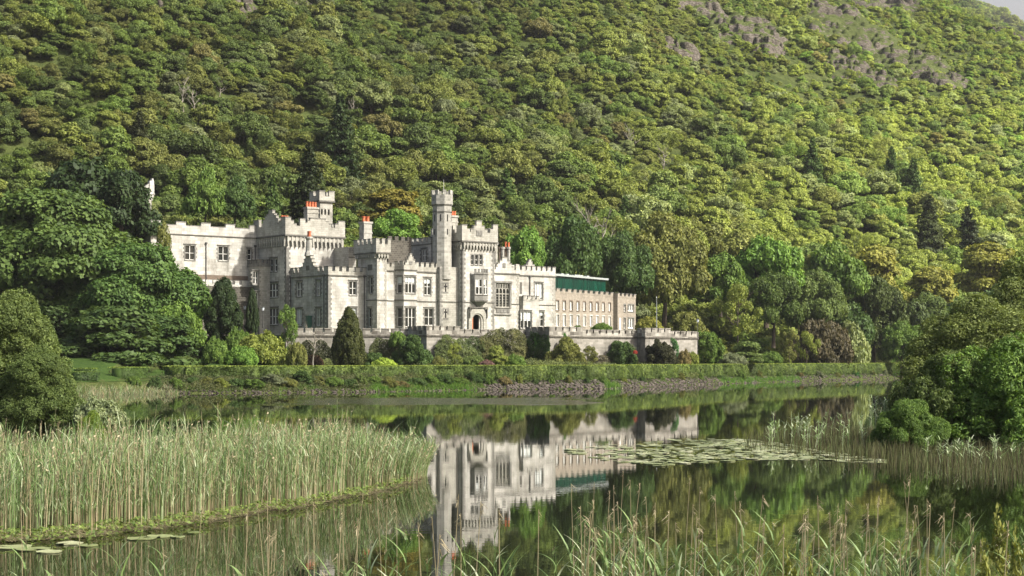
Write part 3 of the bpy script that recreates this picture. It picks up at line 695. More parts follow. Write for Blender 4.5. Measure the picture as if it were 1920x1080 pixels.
# canted bay
b0, b1 = FA.u_at(740, v_W), FA.u_at(757, .2); b2 = FA.u_at(781, .2); b3 = b2 + (b1 - b0)
bays = [Face(FA, (b0, v_W), (b1, .2)), Face(FA, (b1, .2), (b2, .2)), Face(FA, (b2, .2), (b3, v_W))]
window(abbey, bays[0], 744.5, 753.5, 519, 549.5, 1, .45, curtain=.4); window(abbey, bays[0], 744.5, 753.5, 577.5, 612.5, 1, .5)
window(abbey, bays[1], 760, 779, 519, 549.5, 3, .42, curtain=.35, sur=.14); window(abbey, bays[1], 760, 779, 577.5, 612.5, 3, .5, sur=.14)
zsBy = z_(506.3, bays[1], 769); wb = MB(); st = MB(); pb = MB(); cp = MB()
for i, f in enumerate(bays):
    f.wall(wb, ZB, zsBy); f.box(st, -.05, f.L + .05, zsBy - .08, zsBy + .08, -.02, .15); f.box(st, -.02, f.L + .02, z_(562.8, bays[1], 769) - .07, z_(562.8, bays[1], 769) + .07, -.02, .13)
    f.box(pb, 0, f.L, zsBy + .08, zsBy + .75, -.3, .05)
f = bays[1]; stepped(pb, f, f.L / 2 + .1, zsBy + .75, [(1.05, z_(493, f, 769)), (.75, z_(487, f, 769)), (.45, z_(481.5, f, 769)), (.2, z_(476.5, f, 769))], -.3, .07, cp)
parapet(pb, bays[0], zsBy + .75, zsBy + .8, zsBy + 1.25, .05, bays[0].L - .1, .45, .35, .28, .04, cp)
wb.quad(*[(p_[0], p_[1], zsBy + .3) for p_ in ((b0, v_W), (b1, .2), (b2, .2), (b3, v_W))])
wb.build('bay', 'pale_stone', abbey)
pan = MB(); f.box(pan, f.L / 2 - .2, f.L / 2 + .35, z_(496, f, 769), z_(490, f, 769), .05, .13); pan.build('carved_panel', 'quoin_stone', abbey)
string(st, fw, zsW, .0, fw.at(824)); zlow = z_(565.3, fw, 800); string(st, fw, zlow, .0, b0 - uW0, .12, .12); string(st, fw, zlow, b3 - uW0, fw.at(824.5) - .2, .12, .12); string(st, ft, zlow, 0, ft.L - .1, .12, .1); string(st, CT.left, zlow, 0, CT.left.L - .01, .12, .1); string(st, CT.front, zlow, -.1, oa - .1, .12, .11); string(st, CT.front, zlow, ob + .1, CT.front.L + .1, .12, .11)
parapet(pb, fw, zsW, z_(501, fw, 810), z_(494, fw, 810), b3 - uW0 + .1, fw.at(823), .6, .4, .4, .05, cp)
parapet(pb, fw, zsW, z_(500, fw, 732), z_(494, fw, 732), .0, b0 - uW0 - .1, .5, .4, .4, .05, cp)
st.build('string_course', 'trim_stone', abbey); pb.build('battlement', 'gable_stone', abbey); cp.build('coping', 'quoin_stone', abbey)

# --- slim square tower left of the bay
uS1 = FA.u_at(725, v_S); uS0 = FA.u_at(707, v_S); v_L = FA.v_at(687, uS0)
S = Block(FA, uS0, uS1, v_S, v_L + 2.4); zsS = S.front.z(473, 0)
window(abbey, S.left, 693, 698.5, 519.5, 550, 1, .48, sur=.3); window(abbey, S.left, 690.5, 696, 577.5, 613, 1, .5, sur=.3)
S.finish(abbey, zsS, roof=zsS - .3)
q = MB(); quoins(q, S.left, 1, 0, zsS - 1.2); quoins(q, S.front, 1, 0, zsS - 1.2, .4, .25); quoins(q, S.front, 0, 0, zsS - 1.2); q.build('quoins', 'gable_stone', abbey)
crown(FA, S, abbey, zsS, z_(484, S.front, 716), .45, z_(458, S.front, 716), z_(448.5, S.front, 716), mw=.62, gw=.5, pitch=.5)
st = MB(); string(st, S.left, zlow, 2.4, None, .12, .12); string(st, S.front, zlow, None, None, .12, .12); st.build('string_course', 'trim_stone', abbey)
sp_ = MB(); s_ = S.left.at(694); S.left.box(sp_, s_ - .6, s_ + .6, S.left.z(507, s_), S.left.z(496, s_), 0, .05); sp_.build('blocked_window', 'trim_stone', abbey)

# --- lower wing with the chimney gable
uL0 = FA.u_at(615.6, v_L); vT2 = FA.v_at(545.5, uL0)
L = Block(FA, uL0, uS0 - .003, v_L, vT2 - .003); fl, ll = L.front, L.left; zsL = fl.z(515.8, 0)
window(abbey, fl, 655, 668.5, 528, 553, 2, .5); window(abbey, fl, 655, 668.5, 577.5, 610, 2, .5, curtain=.95, label='ground floor window with closed pale blinds')
window(abbey, ll, 592.8, 600.6, 526, 555, 2, .5, bw=.07, sur=.35); window(abbey, ll, 556.3, 565.8, 528.5, 556, 2, .5, bw=.07, sur=.35)
window(abbey, ll, 592.8, 600.6, 578, 611, 2, .5, bw=.07, sur=.35); window(abbey, ll, 556.3, 565.8, 579, 611, 2, .5, bw=.07, sur=.35, curtain=.9)
L.finish(abbey, zsL, roof=zsL - .3, skip=('right',))
q = MB(); quoins(q, fl, 0, 0, zsL - .2, .6, .4); quoins(q, ll, 1, 0, zsL - .2, .8, .5); q.build('quoins', 'quoin_stone', abbey)
pm = MB(); cp = MB(); st = MB()
string(st, fl, zsL, None, fl.L); st2 = string(st, ll, zsL, 0.1, None)
parapet(pm, fl, zsL, z_(508.5, fl, 640), z_(501, fl, 640), -.05, fl.L, .72, .52, .4, .05, cp)
cg = ll.at(578); gsc = 1.0
parapet(pm, ll, zsL, z_(509, ll, 605), z_(501, ll, 605), cg + 1.95, ll.L - .36, .62, .5, .4, .05, cp); parapet(pm, ll, zsL, z_(512, ll, 555), z_(503, ll, 555), .1, cg - 1.95, .62, .5, .4, .05, cp)
stepped(pm, ll, cg, zsL, [(1.9, z_(500, ll, 578)), (1.5, z_(493, ll, 578)), (1.1, z_(486, ll, 578)), (.75, z_(480, ll, 578))], -.4, .06, cp)
pm.build('battlement', 'gable_stone', abbey); cp.build('coping', 'trim_stone', abbey); st.build('string_course', 'trim_stone', abbey)
pan = MB(); ll.box(pan, cg - .45, cg + .45, z_(507, ll, 578), z_(498, ll, 578), .05, .12); pan.build('carved_panel', 'trim_stone', abbey)
c = ll.P(cg, 0, -.15); zc = lambda py: z_(py, ll, 578)
ch = MB(); ch.ngon(c[0], c[1], .75, .62, zc(480), zc(474), 8, ro, False); ch.ngon(c[0], c[1], .62, .48, zc(474), zc(470), 8, ro, False); ch.ngon(c[0], c[1], .48, .42, zc(470), zc(450), 8, ro, False); ch.ngon(c[0], c[1], .42, .62, zc(450), zc(447), 8, ro, False); ch.ngon(c[0], c[1], .62, .62, zc(447), zc(444), 8, ro)
ch.build('chimney', 'turret_stone', abbey)
pots(abbey, [(c[0] - .1, c[1] - .3), (c[0] + .1, c[1] + .3)], zc(444), zc(433.5) - zc(444), .22)
pipe(abbey, ll, 545.8, 522, 620); pipe(abbey, ll, 608.5, 518, 620); pipe(abbey, fl, 682.5, 520, 620)

# --- great square tower
T2 = Block(FA, FA.u_at(537, vT2), FA.u_at(640, vT2), vT2, 0); T2 = Block(FA, T2.u0, T2.u1, vT2, FA.v_at(482, T2.u0)); f2, l2 = T2.front, T2.left
zs2 = f2.z(440, 0)
for y0, y1, n_, a_, b_ in ((485, 509.5, 0, 0, 0), (531, 558, 3, 503.5, 521), (578, 609, 3, 503.5, 521)):
    if n_: window(abbey, l2, a_, b_, y0, y1, n_, .5, bw=.08, sur=.3)
    else: window(abbey, l2, 505.5, 511, y0, y1, 1, .5, bw=.1, sur=.25); window(abbey, l2, 514, 519.5, y0, y1, 1, .5, bw=.1, sur=.25)
T2.finish(abbey, zs2, roof=zs2 - .3)
q = MB(); quoins(q, f2, 0, 0, zs2 - 1.9, .7, .45); quoins(q, l2, 1, 0, zs2 - 1.9, .6, .4); quoins(q, f2, 1, 0, zs2 - 1.9, .7, .45); q.build('quoins', 'quoin_stone', abbey)
def t2_front(p, cp, fc, s0, s1):
    zc = z_(425, fc, 580); fc.box(p, s0, s1, zs2, zc, -.03, .42)
    for a, b, py, px in ((s0, s0 + 1.0, 408, 540), (s0 + 1.0, s0 + 1.5, 414, 549), (s0 + 1.5, s0 + 2.0, 420, 554), (s0 + 2.6, s0 + 3.5, 411, 568), (s1 - 1.2, s1, 415.5, 634), (s1 - 1.8, s1 - 1.2, 421, 626)):
        fc.box(p, a, b, zc, z_(py, fc, px), -.03, .42); fc.box(cp, a - .04, b - .002, z_(py, fc, px), z_(py, fc, px) + .1, -.08, .48)
    stepped(p, fc, fc.at(594), zc, [(2.3, z_(419.5, fc, 594)), (1.9, z_(415, fc, 594)), (1.4, z_(410.5, fc, 594))], -.03, .42, cp)
def t2_left(p, cp, fc, s0, s1):
    zc = z_(424, fc, 510); fc.box(p, s0, s1, zs2, zc, -.03, .42)
    for a, b, py, px in ((s0 - .3, s0 + 1.3, 414, 487), (s1 - .85, s1, 408, 533), (s1 - 1.5, s1 - .85, 415, 529), (s1 - 2.0, s1 - 1.5, 420, 524)):
        fc.box(p, a, b, zc, z_(py, fc, px), -.03, .42); fc.box(cp, a - .04, b - .002, z_(py, fc, px), z_(py, fc, px) + .1, -.08, .48)
    stepped(p, fc, fc.at(511.5), zc, [(2.3, z_(412, fc, 511)), (1.75, z_(406, fc, 511)), (1.2, z_(402, fc, 511)), (.6, z_(395.5, fc, 511))], -.03, .42, cp)
crown(FA, T2, abbey, zs2, z_(463, f2, 560), .42, zs2 + 1.2, zs2 + 2.2, front=t2_front, left=t2_left, pitch=.75)
# lookout tower standing on it
vQ = vT2 + 4.6; Q = Block(FA, FA.u_at(600, vQ), FA.u_at(623.5, vQ), vQ, vQ + 2.6); fq = Q.front; zsQ = fq.z(376, 0)
for a_, b_ in ((601.8, 605.3), (608.2, 611.7), (614.6, 618.1)):
    a, b = fq.at(a_), fq.at(b_); fq.holes.append((a, b, z_(403, fq, 610), z_(391, fq, 610)))
Q.finish(abbey, zsQ, z0=zs2 - 1, roof=zsQ - .2, mat='gable_stone')
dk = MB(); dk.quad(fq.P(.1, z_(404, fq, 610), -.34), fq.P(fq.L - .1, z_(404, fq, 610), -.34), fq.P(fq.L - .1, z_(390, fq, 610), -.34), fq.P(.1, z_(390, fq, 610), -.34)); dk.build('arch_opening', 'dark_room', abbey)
ah = MB()
for (a, b, z0, z1) in fq.holes: arch_plate(ah, fq, a + .001, b - .001, z1 - .45, z1 - .4, z1 - .05, a, b, z1, -.2, .03)
ah.build('arch_head', 'gable_stone', abbey)
crown(FA, Q, abbey, zsQ, None, .22, z_(368, fq, 610), z_(359, fq, 610), th=.35, mw=.7, gw=.75)
def chimney(px0, px1, pyt, pyb, v, npots, pyp, depth=1.1, mat='gable_stone', r=.2, bands=(0.35,)):
    u0, u1 = FA.u_at(px0, v), FA.u_at(px1, v); B_ = Block(FA, u0, u1, v, v + depth); zt, zb_ = B_.front.z(pyt, 0), B_.front.z(pyb, 0)
    mb = MB(); mb.box(u0, u1, v, v + depth, zb_, zt - .3); mb.box(u0 - .12, u1 + .12, v - .12, v + depth + .12, zt - .3, zt - .001)
    for bf in bands: z = zt - (zt - zb_) * bf; mb.box(u0 - .07, u1 + .07, v - .07, v + depth + .07, z - .1, z + .08)
    c_ = mb.build('chimney', mat, abbey)
    ps = [(u0 + (u1 - u0) * (i + .5) / npots, v + depth / 2) for i in range(npots)]
    pots(abbey, ps, zt, B_.front.z(pyp, 0) - zt, r)
chimney(576.5, 597, 387.5, 440, vQ - 1.3, 4, 377.5, 1.1, bands=(.2,))
chimney(529, 543, 413, 432, vT2 + 3.2, 3, 403.5, .9, bands=())
chimney(682.5, 697.5, 415, 462, v_L + 3.5, 2, 405, 1.3, 'turret_stone', .26, bands=(.45,))
chimney(845.5, 858.5, 403.5, 452, 3.2, 3, 395, 1.1, 'gable_stone', .2, bands=(.25,))
for i, (px, pv) in enumerate(((937, 6), (942.5, 5.6), (948, 6), (953.5, 5.6))):
    u = FA.u_at(px, pv); c = MB(); ff = Face(FA, (u, pv), (u + 1, pv)); c.ngon(u, pv, .27, .27, ff.z(500, 0), ff.z(467, 0), 8, ro, False); c.ngon(u, pv, .38, .38, ff.z(467, 0), ff.z(463, 0), 8, ro, bot=True); c.build('chimney', 'turret_stone' if i % 2 else 'brown_stone', abbey)
    if i > 1: pots(abbey, [(u, pv)], ff.z(463, 0), ff.z(451.5 + i, 0) - ff.z(463, 0), .17)
c = MB(); u = FA.u_at(928.5, 3.0); ff = Face(FA, (u, 3.0), (u + 1, 3.0)); c.ngon(u, 3.0, .4, .4, ff.z(500, 0), ff.z(458, 0), 8, ro); c.ngon(u, 3.0, .52, .52, ff.z(459, 0), ff.z(456.5, 0), 8, ro, bot=True); c.build('chimney', 'turret_stone', abbey); pots(abbey, [(u, 3.0)], ff.z(456.5, 0), ff.z(448, 0) - ff.z(456.5, 0), .22)
# --- rear range to the left
vR = T2.v1 - .5; Rg = Block(FA, FA.u_at(283, vR), T2.u0 - .003, vR, vR + 9); fr2 = Rg.front; zsR = z_(446.5, fr2, 478)
window(abbey, fr2, 347.5, 365, 460.5, 487, 2, .52, sur=.25); window(abbey, fr2, 410, 427.5, 462.5, 488.5, 2, .52, sur=.25); window(abbey, fr2, 464.3, 471.3, 467, 487, 1, .5)
Rg.finish(abbey, zsR, roof=zsR - .4, skip=('right',))
pm = MB(); cp = MB(); st = MB(); string(st, fr2, zsR, None, fr2.L, .14, .14)
parapet(pm, fr2, zsR, z_(427.5, fr2, 440), z_(422, fr2, 440), -.05, fr2.L, 1.4, 2.6, .4, .05, cp); parapet(pm, Rg.back, zsR, z_(427.5, fr2, 440), z_(422, fr2, 440), 0, fr2.L, 1.4, 2.6, .4, .05)
pm.build('battlement', 'pale_stone', abbey); cp.build('coping', 'quoin_stone', abbey); st.build('string_course', 'trim_stone', abbey)
br = MB(); fr2.box(br, 1, fr2.L - 1.6, z_(525, fr2, 440), z_(517, fr2, 440), -.1, .05); br.build('brick_band', 'brown_stone', abbey)
pipe(abbey, fr2, 386, 458, 530); pipe(abbey, fr2, 318.5, 455, 515); pipe(abbey, fr2, 478, 463, 500)
# low porch block with battlement at the tower's rear corner, and the lower arcade in front of the rear range
PJ = Block(FA, T2.u0 - 1.9, T2.u0 - .004, vR - 3.6, vR - .004); zpj = PJ.front.z(500, 1)
window(abbey, PJ.front, 475, 484, 509, 533, 2, .5, bw=.07, sur=.3); window(abbey, PJ.front, 475, 484, 548, 575, 2, .5, bw=.07, sur=.3)
PJ.finish(abbey, zpj, skip=('right', 'back'), mat='gable_stone')
pm = MB(); cp = MB(); parapet(pm, PJ.front, zpj, zpj + .5, zpj + 1.0, -.1, PJ.front.L, .45, .3, .3, .1, cp); parapet(pm, PJ.left, zpj, zpj + .5, zpj + 1.0, 0, PJ.left.L - .25, .45, .3, .3, .1, cp); pm.build('battlement', 'quoin_stone', abbey); cp.build('coping', 'trim_stone', abbey)
AR = Block(FA, FA.u_at(372, vR - 1.8), T2.u0 - 1.95, vR - 1.8, vR - .01); zar = AR.front.z(537, 5)
AR.finish(abbey, zar, mat='dark_stone', skip=('right', 'back')); pm = MB()
parapet(pm, AR.front, zar, zar + .3, zar + .9, 0, AR.front.L, .7, .5, .3, .05); pm.build('battlement', 'pale_stone', abbey)
# high gabled turret behind the rear range
GT = Block(FA, FA.u_at(262, vR + 6), FA.u_at(284, vR + 6), vR + 6, vR + 9); fg = GT.front; zg = z_(372, fg, 280)
GT.finish(abbey, zg, mat='gable_stone'); g = MB(); cg_ = (GT.u1, vR + 6.2); gzf = lambda py: z_(py, fg, 282)
g.ngon(*cg_, .25, .55, gzf(376), gzf(364), 4, R(45), False); g.ngon(*cg_, .55, .55, gzf(364), gzf(346), 4, R(45)); g.ngon(*cg_, .66, .66, gzf(364.5), gzf(362.5), 4, R(45), bot=True); g.box(cg_[0] - .36, cg_[0] + .36, cg_[1] - .36, cg_[1] + .36, gzf(346), gzf(339)); g.box(cg_[0] + .02, cg_[0] + .32, cg_[1] - .3, cg_[1] + .3, gzf(339), gzf(334.5))
fg.prism(g, [(.0, zg), (fg.L - .4, zg), (fg.L - .4, gzf(344)), (fg.L - 1.2, gzf(352)), (.3, gzf(358))], -.5, .02)
g.build('turret', 'pale_stone', abbey)
# --- masses behind the main front
K = Block(FA, T2.u1 + .003, uS0 + 1.0, v_L + 6.5, v_L + 12); fk = K.front; zk = z_(463, fk, 660)
K.finish(abbey, zk, mat='gable_stone'); st = MB(); string(st, fk, z_(482.5, fk, 660), .0, fk.L, .12, .12); fk.box(st, .1, fk.L - .1, z_(474, fk, 660), z_(464, fk, 660), 0, .05); st.build('string_course', 'dark_stone', abbey)
sk = MB(); k0, k1 = .6, fk.at(681); z1, z0 = z_(449.5, fk, 666), z_(461.5, fk, 666)
sk.quad(fk.P(k0, z0, -.2), fk.P(k1, z0, -.2), fk.P(k1, z1 - .0, -2.6), fk.P(k0, z1, -2.6)); sk.quad(fk.P(k0, z0, -5), fk.P(k0, z1, -2.6), fk.P(k1, z1, -2.6), fk.P(k1, z0, -5))
sky_ = sk.build('skylight', 'skylight_glass', abbey); sb = MB()
for i in range(9):
    c = k0 + (k1 - k0) * i / 8; sb.tube([fk.P(c, z0 + .03, -.17), fk.P(c, z1 + .03, -2.57)], [.05, .05], 4)
sb.build('glazing_bar', 'lead_roof', sky_)
D = Block(FA, FA.u_at(728, 6), FA.u_at(771, 6), 6, 10); zd = z_(452, D.front, 745); D.finish(abbey, zd, mat='dark_stone', z0=3)
pm = MB(); parapet(pm, D.front, zd, zd + .1, zd + .7, 0, D.front.L, .7, .5, .35, .05); pm.build('battlement', 'dark_stone', abbey)
uM = FA.u_at(808, 4.0); M_ = Block(FA, uM, -0.01, 4.0, FA.v_at(759, uM)); lm = M_.left; zsM = z_(459.5, lm, 785)
window(abbey, lm, 791, 799.5, 467.5, 490, 2, .5, bw=.09, sur=.35, label='small window high in the side wall beside the octagonal turret')
M_.finish(abbey, zsM, z0=6); pm = MB(); st = MB(); cp = MB(); string(st, lm, zsM, 0, None, .16, .14)
parapet(pm, lm, zsM, zsM + .45, zsM + 1.0, 0, lm.L, .7, .5, .4, .05, cp); parapet(pm, M_.back, zsM, zsM + .45, zsM + 1.0, 0.4, M_.back.L - .4, .7, .5, .4, .05)
pm.build('battlement', 'gable_stone', abbey); cp.build('coping', 'quoin_stone', abbey); st.build('string_course', 'trim_stone', abbey)

# ------------------------------------------------------------------ tan annex wing
FX = Frame(1041, 279, 60, 8.0)
annex = empty('annex_wing', (FX.Ox, FX.Oy, 8.0), FX.th)
tag(annex, 'tan stone wing with two rows of narrow paired windows beside the abbey', 'building')
X1 = Block(FX, -1.5, FX.u_at(1150, 0), 0, 7); fx = X1.front; zx = z_(552.5, fx, 1096)
for i, px in enumerate((1045, 1058, 1070.7, 1083.4, 1095.8, 1108, 1119.6, 1131.3, 1143)):
    hw = 2.9 - i * .1
    window(annex, fx, px - hw, px + hw, 564 + i * .55, 581.5 + i * .25, 2, None, bw=.11, sur=.1, hood=False, mat_s='brown_stone')
    window(annex, fx, px - hw, px + hw, 590 + i * .45, 611.5 - i * .1, 2, None, bw=.11, sur=.1, hood=False, mat_s='pale_stone', curtain=.5 if i > 5 else 0)
X1.finish(annex, zx, mat='tan_stone', roof=zx - .3)
pm = MB(); cp = MB(); parapet(pm, fx, zx, zx + .25, zx + .65, 0, fx.L, 1.0, .9, .35, .04, cp)
pX = FX.on(1158, (X1.u1, 0), (0, -1)); X2 = Block(FX, X1.u1 + .003, FX.on(1192, (0, -pX), (1, 0)), -pX, 7); f3 = X2.front; zx2 = z_(558.5, f3, 1175)
window(annex, f3, 1169.5, 1173, 571.5, 584, 1, .5, bw=.08, sur=.1, hood=False); window(annex, f3, 1177, 1188.5, 571.5, 584, 3, None, bw=.14, sur=.1, hood=False)
window(annex, f3, 1169.5, 1173, 596.5, 616, 1, .5, bw=.08, sur=.1, hood=False); window(annex, f3, 1177, 1188.5, 596.5, 616, 3, None, bw=.14, sur=.1, hood=False)
X2.finish(annex, zx2, mat='tan_stone', roof=zx2 - .3)
parapet(pm, f3, zx2, zx2 + .25, zx2 + .65, -.02, f3.L + .02, .9, .8, .35, .04, cp); parapet(pm, X2.left, zx2, zx2 + .25, zx2 + .65, 0, X2.left.L - .34, .9, .8, .35, .04, cp); parapet(pm, X2.right, zx2, zx2 + .25, zx2 + .65, .36, X2.right.L, .9, .8, .35, .04, cp)
pm.build('battlement', 'tan_stone', annex); cp.build('coping', 'quoin_stone', annex)
d = MB(); f3.box(d, f3.at(1160.5), f3.at(1163.5), 0, z_(596, f3, 1162), 0, .08); d.build('door', 'white_paint', annex)
# glass room on the roof of the annex
GX = Block(FX, -3, FX.u_at(1135, 2.5), 2.5, 6.5); fgx = GX.front; zgt = z_(521.5, fgx, 1090)
gh = empty('roof_glasshouse', (FX.Ox, FX.Oy, 8.0), FX.th); tag(gh, 'long green glass room with a pale flat roof standing on the tan wing', 'glass room')
mb = MB()
for fc in (GX.front, GX.left, GX.right, GX.back): fc.wall(mb, zx - .3, zgt)
mb.build('glazing', 'green_glass', gh); mb = MB(); nb = 12
for i in range(nb + 1):
    c = GX.front.L * i / nb; GX.front.box(mb, c - .025, c + .025, zx - .3, zgt, 0, .04)
mb.build('glazing_bar', 'green_paint', gh)
mb = MB(); mb.box(GX.u0, GX.u1 + .5, 2.1, 7, zgt, zgt + .32)
for i, px in enumerate((1052, 1062, 1078, 1083, 1088, 1100)): u = FX.u_at(px, 4.5); mb.box(u - .45, u + .45, 4.2, 5, zgt + .32, zgt + .7)
mb.build('roof', 'roof_panel', gh)

# ------------------------------------------------------------------ terrace
def Wp(px, Y): return ((px - 960) / F * Y, Y)
FT = Frame(960, 0.0, 0, 2.0)
WX, WY = Wp(800, 240)
def tw(px, Y): x, y = Wp(px, Y); return (x, y)
wallroot = empty('terrace_wall', (0, 0, 2.0)); tag(wallroot, 'long weathered grey stone terrace wall with bastions and a low battlement below the abbey', 'wall')
segs = [((536, 240), (765, 244.5), 614.8, 0), ((765, 244.5), (800, 239.8), 611, 1), ((800, 239.8), (862, 243.6), 611, 1), ((862, 243.6), (857, 246.8), 611, 1), ((857, 246.8), (985, 252.8), 617.5, 0),
        ((985, 252.8), (1030, 248.6), 613, 1), ((1030, 248.6), (1092, 253.6), 613, 1), ((1092, 253.6), (1089, 256.4), 613, 1), ((1089, 256.4), (1195, 263.6), 618.6, 0),
        ((1195, 263.6), (1210, 261.6), 615.5, 1), ((1210, 261.6), (1257, 265.6), 615.5, 1), ((1257, 265.6), (1255, 268), 615.5, 1), ((1255, 268), (1306, 272.4), 621, 0), ((1306, 272.4), (1310, 282), 623, 0)]
wm = MB(); pm = MB(); cp = MB(); st = MB()
for (a, b, pyt, bast) in segs:
    fc = Face(FT, tw(*a), tw(*b)); mid = fc.L / 2
    zt = {614.8: 6.35, 611: 6.67, 617.5: 6.3, 613: 6.72, 618.6: 6.42, 615.5: 6.75, 621: 6.38, 623: 6.3}[pyt]
    fc.wall(wm, -1.0, 5.15); fc.box(st, -.1, fc.L + .08, 5.15, 5.36, -.2, .14 + (.003 if bast else 0)); fc.box(pm, -.02, fc.L + .01, 5.36, zt - .62, -.42, .05 + (.004 if bast else 0))
    parapet(pm, fc, zt - .62, zt - .62, zt - .1, 0.02, fc.L - .02, 1.05, .3, .4, .04, cp)
wm.build('wall', 'garden_wall_stone', wallroot); pm.build('battlement', 'parapet_stone', wallroot); cp.build('coping', 'garden_wall_stone', wallroot); st.build('string_course', 'dark_stone', wallroot)
tg = MB(); pts = [tw(536, 240.6), tw(766, 245.1), tw(800, 240.6), tw(861, 244), tw(858, 247.3), tw(986, 253.3), tw(1031, 249.3), tw(1091, 254), tw(1089, 257), tw(1196, 264.2), tw(1211, 262.2), tw(1256, 266), tw(1256, 268.5), tw(1305, 272.8), (33, 300), (22, 322), (-10, 308), (-62, 275), (-66, 262), (-45, 247)]
nn_ = len(pts); b = 0; tg.v = [(x, y, 7.35) for x, y in pts] + [(x, y, 1.0) for x, y in pts]; tg.f = [tuple(range(nn_))] + [(i, nn_ + i, nn_ + (i + 1) % nn_, (i + 1) % nn_) for i in range(nn_)]
tag(tg.build('terrace_ground', 'lawn'), kind='structure')

# ------------------------------------------------------------------ foliage
def unit_dirs(rng, n_, zmin=-0.35):
    z = rng.uniform(zmin, 1, n_); a = rng.uniform(0, 2 * np.pi, n_); r = np.sqrt(1 - z * z)
    return np.stack([r * np.cos(a), r * np.sin(a), z], 1)
def norm(a): return a / np.maximum(np.linalg.norm(a, axis=1, keepdims=True), 1e-9)
def leaf_quads(P, Nn, size, rng, jit=0.75, up=0.25, aspect=0.62):
    n_ = len(P); nn = norm(Nn + rng.normal(0, jit, (n_, 3)) + np.array([0, 0, up]))
    t = norm(np.cross(nn, rng.normal(0, 1, (n_, 3)))); b = np.cross(nn, t)
    L = (size * rng.uniform(0.65, 1.35, n_))[:, None] * 0.5; Wd = L * aspect
    V = np.empty((n_, 4, 3)); V[:, 0] = P - t * L; V[:, 1] = P - b * Wd + nn * L * 0.15; V[:, 2] = P + t * L; V[:, 3] = P + b * Wd + nn * L * 0.15
    return V.reshape(-1, 3)
def crown_mesh(name, lobes, leaf, seed, per=26, dens=1.0, rc=0.12, inner=0.25, jit=0.75, up=0.25, aspect=0.62, zmin=-0.35, mat='foliage', cull=0.82, dome=0.5):
    """leaf clusters spread over the shells of many lobes; lobes = (cx,cy,cz, rx,ry,rz)"""
    rng = np.random.RandomState(seed); Ps = []; Ns = []; Rn = []; Sz = []
    L = np.array(lobes, float)
    for k, (cx, cy, cz, rx, ry, rz) in enumerate(L):
        c = np.array([cx, cy, cz]); r = np.array([rx, ry, rz]); area = 4 * np.pi * ((rx * ry) ** 1.6 / 3 + 2 * (rx * rz) ** 1.6 / 3) ** (1 / 1.6)
        ncl = max(3, int(area / (np.pi * rc * rc) * 0.9 * dens))
        d = unit_dirs(rng, ncl, zmin); pc = c + d * r * rng.uniform(0.84, 1.06, (ncl, 1)); nr = norm(d / r)
        keep = np.ones(ncl, bool)
        for j, q in enumerate(L):
            if j != k: keep &= (((pc - q[:3]) / q[3:]) ** 2).sum(1) > cull ** 2
        pc, nr = pc[keep], nr[keep]; m_ = len(pc)
        if m_ == 0: continue
        crnd = np.clip(rng.normal(0.5, 0.22, m_), 0, 1)
        t = norm(np.cross(nr, rng.normal(0, 1, (m_, 3)))); b = np.cross(nr, t)
        rad = rc * np.sqrt(rng.uniform(0, 1, (m_, per))) * 1.15; an = rng.uniform(0, 2 * np.pi, (m_, per))
        off = t[:, None] * (rad * np.cos(an))[..., None] + b[:, None] * (rad * np.sin(an))[..., None]
        hgt = -dome * rad ** 2 / rc + rng.normal(0, rc * 0.22, (m_, per))
        Pp = (pc[:, None] + off + nr[:, None] * hgt[..., None]).reshape(-1, 3)
        out = norm(off.reshape(-1, 3)) * 0.5 + np.repeat(nr, per, 0)
        Ps.append(Pp); Ns.append(out); Rn.append(np.clip(np.repeat(crnd, per) * 0.6 + rng.uniform(0, 0.4, m_ * per), 0, 1)); Sz.append(np.full(len(Pp), leaf))
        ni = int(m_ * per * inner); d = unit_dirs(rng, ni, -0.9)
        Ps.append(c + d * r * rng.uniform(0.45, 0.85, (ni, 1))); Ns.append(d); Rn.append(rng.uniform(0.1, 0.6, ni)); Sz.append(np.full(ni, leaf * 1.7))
    P = np.concatenate(Ps); Nn = np.concatenate(Ns)
    V = leaf_quads(P, Nn, np.concatenate(Sz), rng, jit, up, aspect)
    return mesh_np(name, V, np.arange(len(V)).reshape(-1, 4), mat, np.concatenate(Rn))
def round_lobes(seed, squash=1.0, n2=6, n3=7):
    r = random.Random(seed); L = [(r.uniform(-.1, .1), r.uniform(-.1, .1), 1.22 * squash, .42, .42, .36)]
    for k in range(n2):
        a = 2 * math.pi * k / n2 + r.uniform(-.3, .3); q = r.uniform(.42, .6); s_ = r.uniform(.30, .42); L.append((q * math.cos(a), q * math.sin(a), r.uniform(.85, 1.15) * squash, s_, s_, s_ * .8))
    for k in range(n3):
        a = 2 * math.pi * k / n3 + r.uniform(-.3, .3); q = r.uniform(.58, .74); s_ = r.uniform(.24, .36); L.append((q * math.cos(a), q * math.sin(a), r.uniform(.5, .75) * squash, s_, s_, s_ * .8))
    L.append((0, 0, .75 * squash, .6, .6, .5)); return L
def layer_lobes(seed, n_=15, th=.13):
    r = random.Random(seed); L = []
    for k in range(n_):
        z = .45 + 1.0 * k / n_; q = (1.02 - (z - .45) * .72) * r.uniform(.25, .85); a = k * 2.4 + r.uniform(-.4, .4); s_ = r.uniform(.26, .42)
        L.append((q * math.cos(a), q * math.sin(a), z - q * .18, s_, s_, th * r.uniform(.8, 1.4)))
    L.append((0, 0, 1.4, .34, .34, .14)); L.append((0, 0, 1.15, .5, .5, .2)); return L
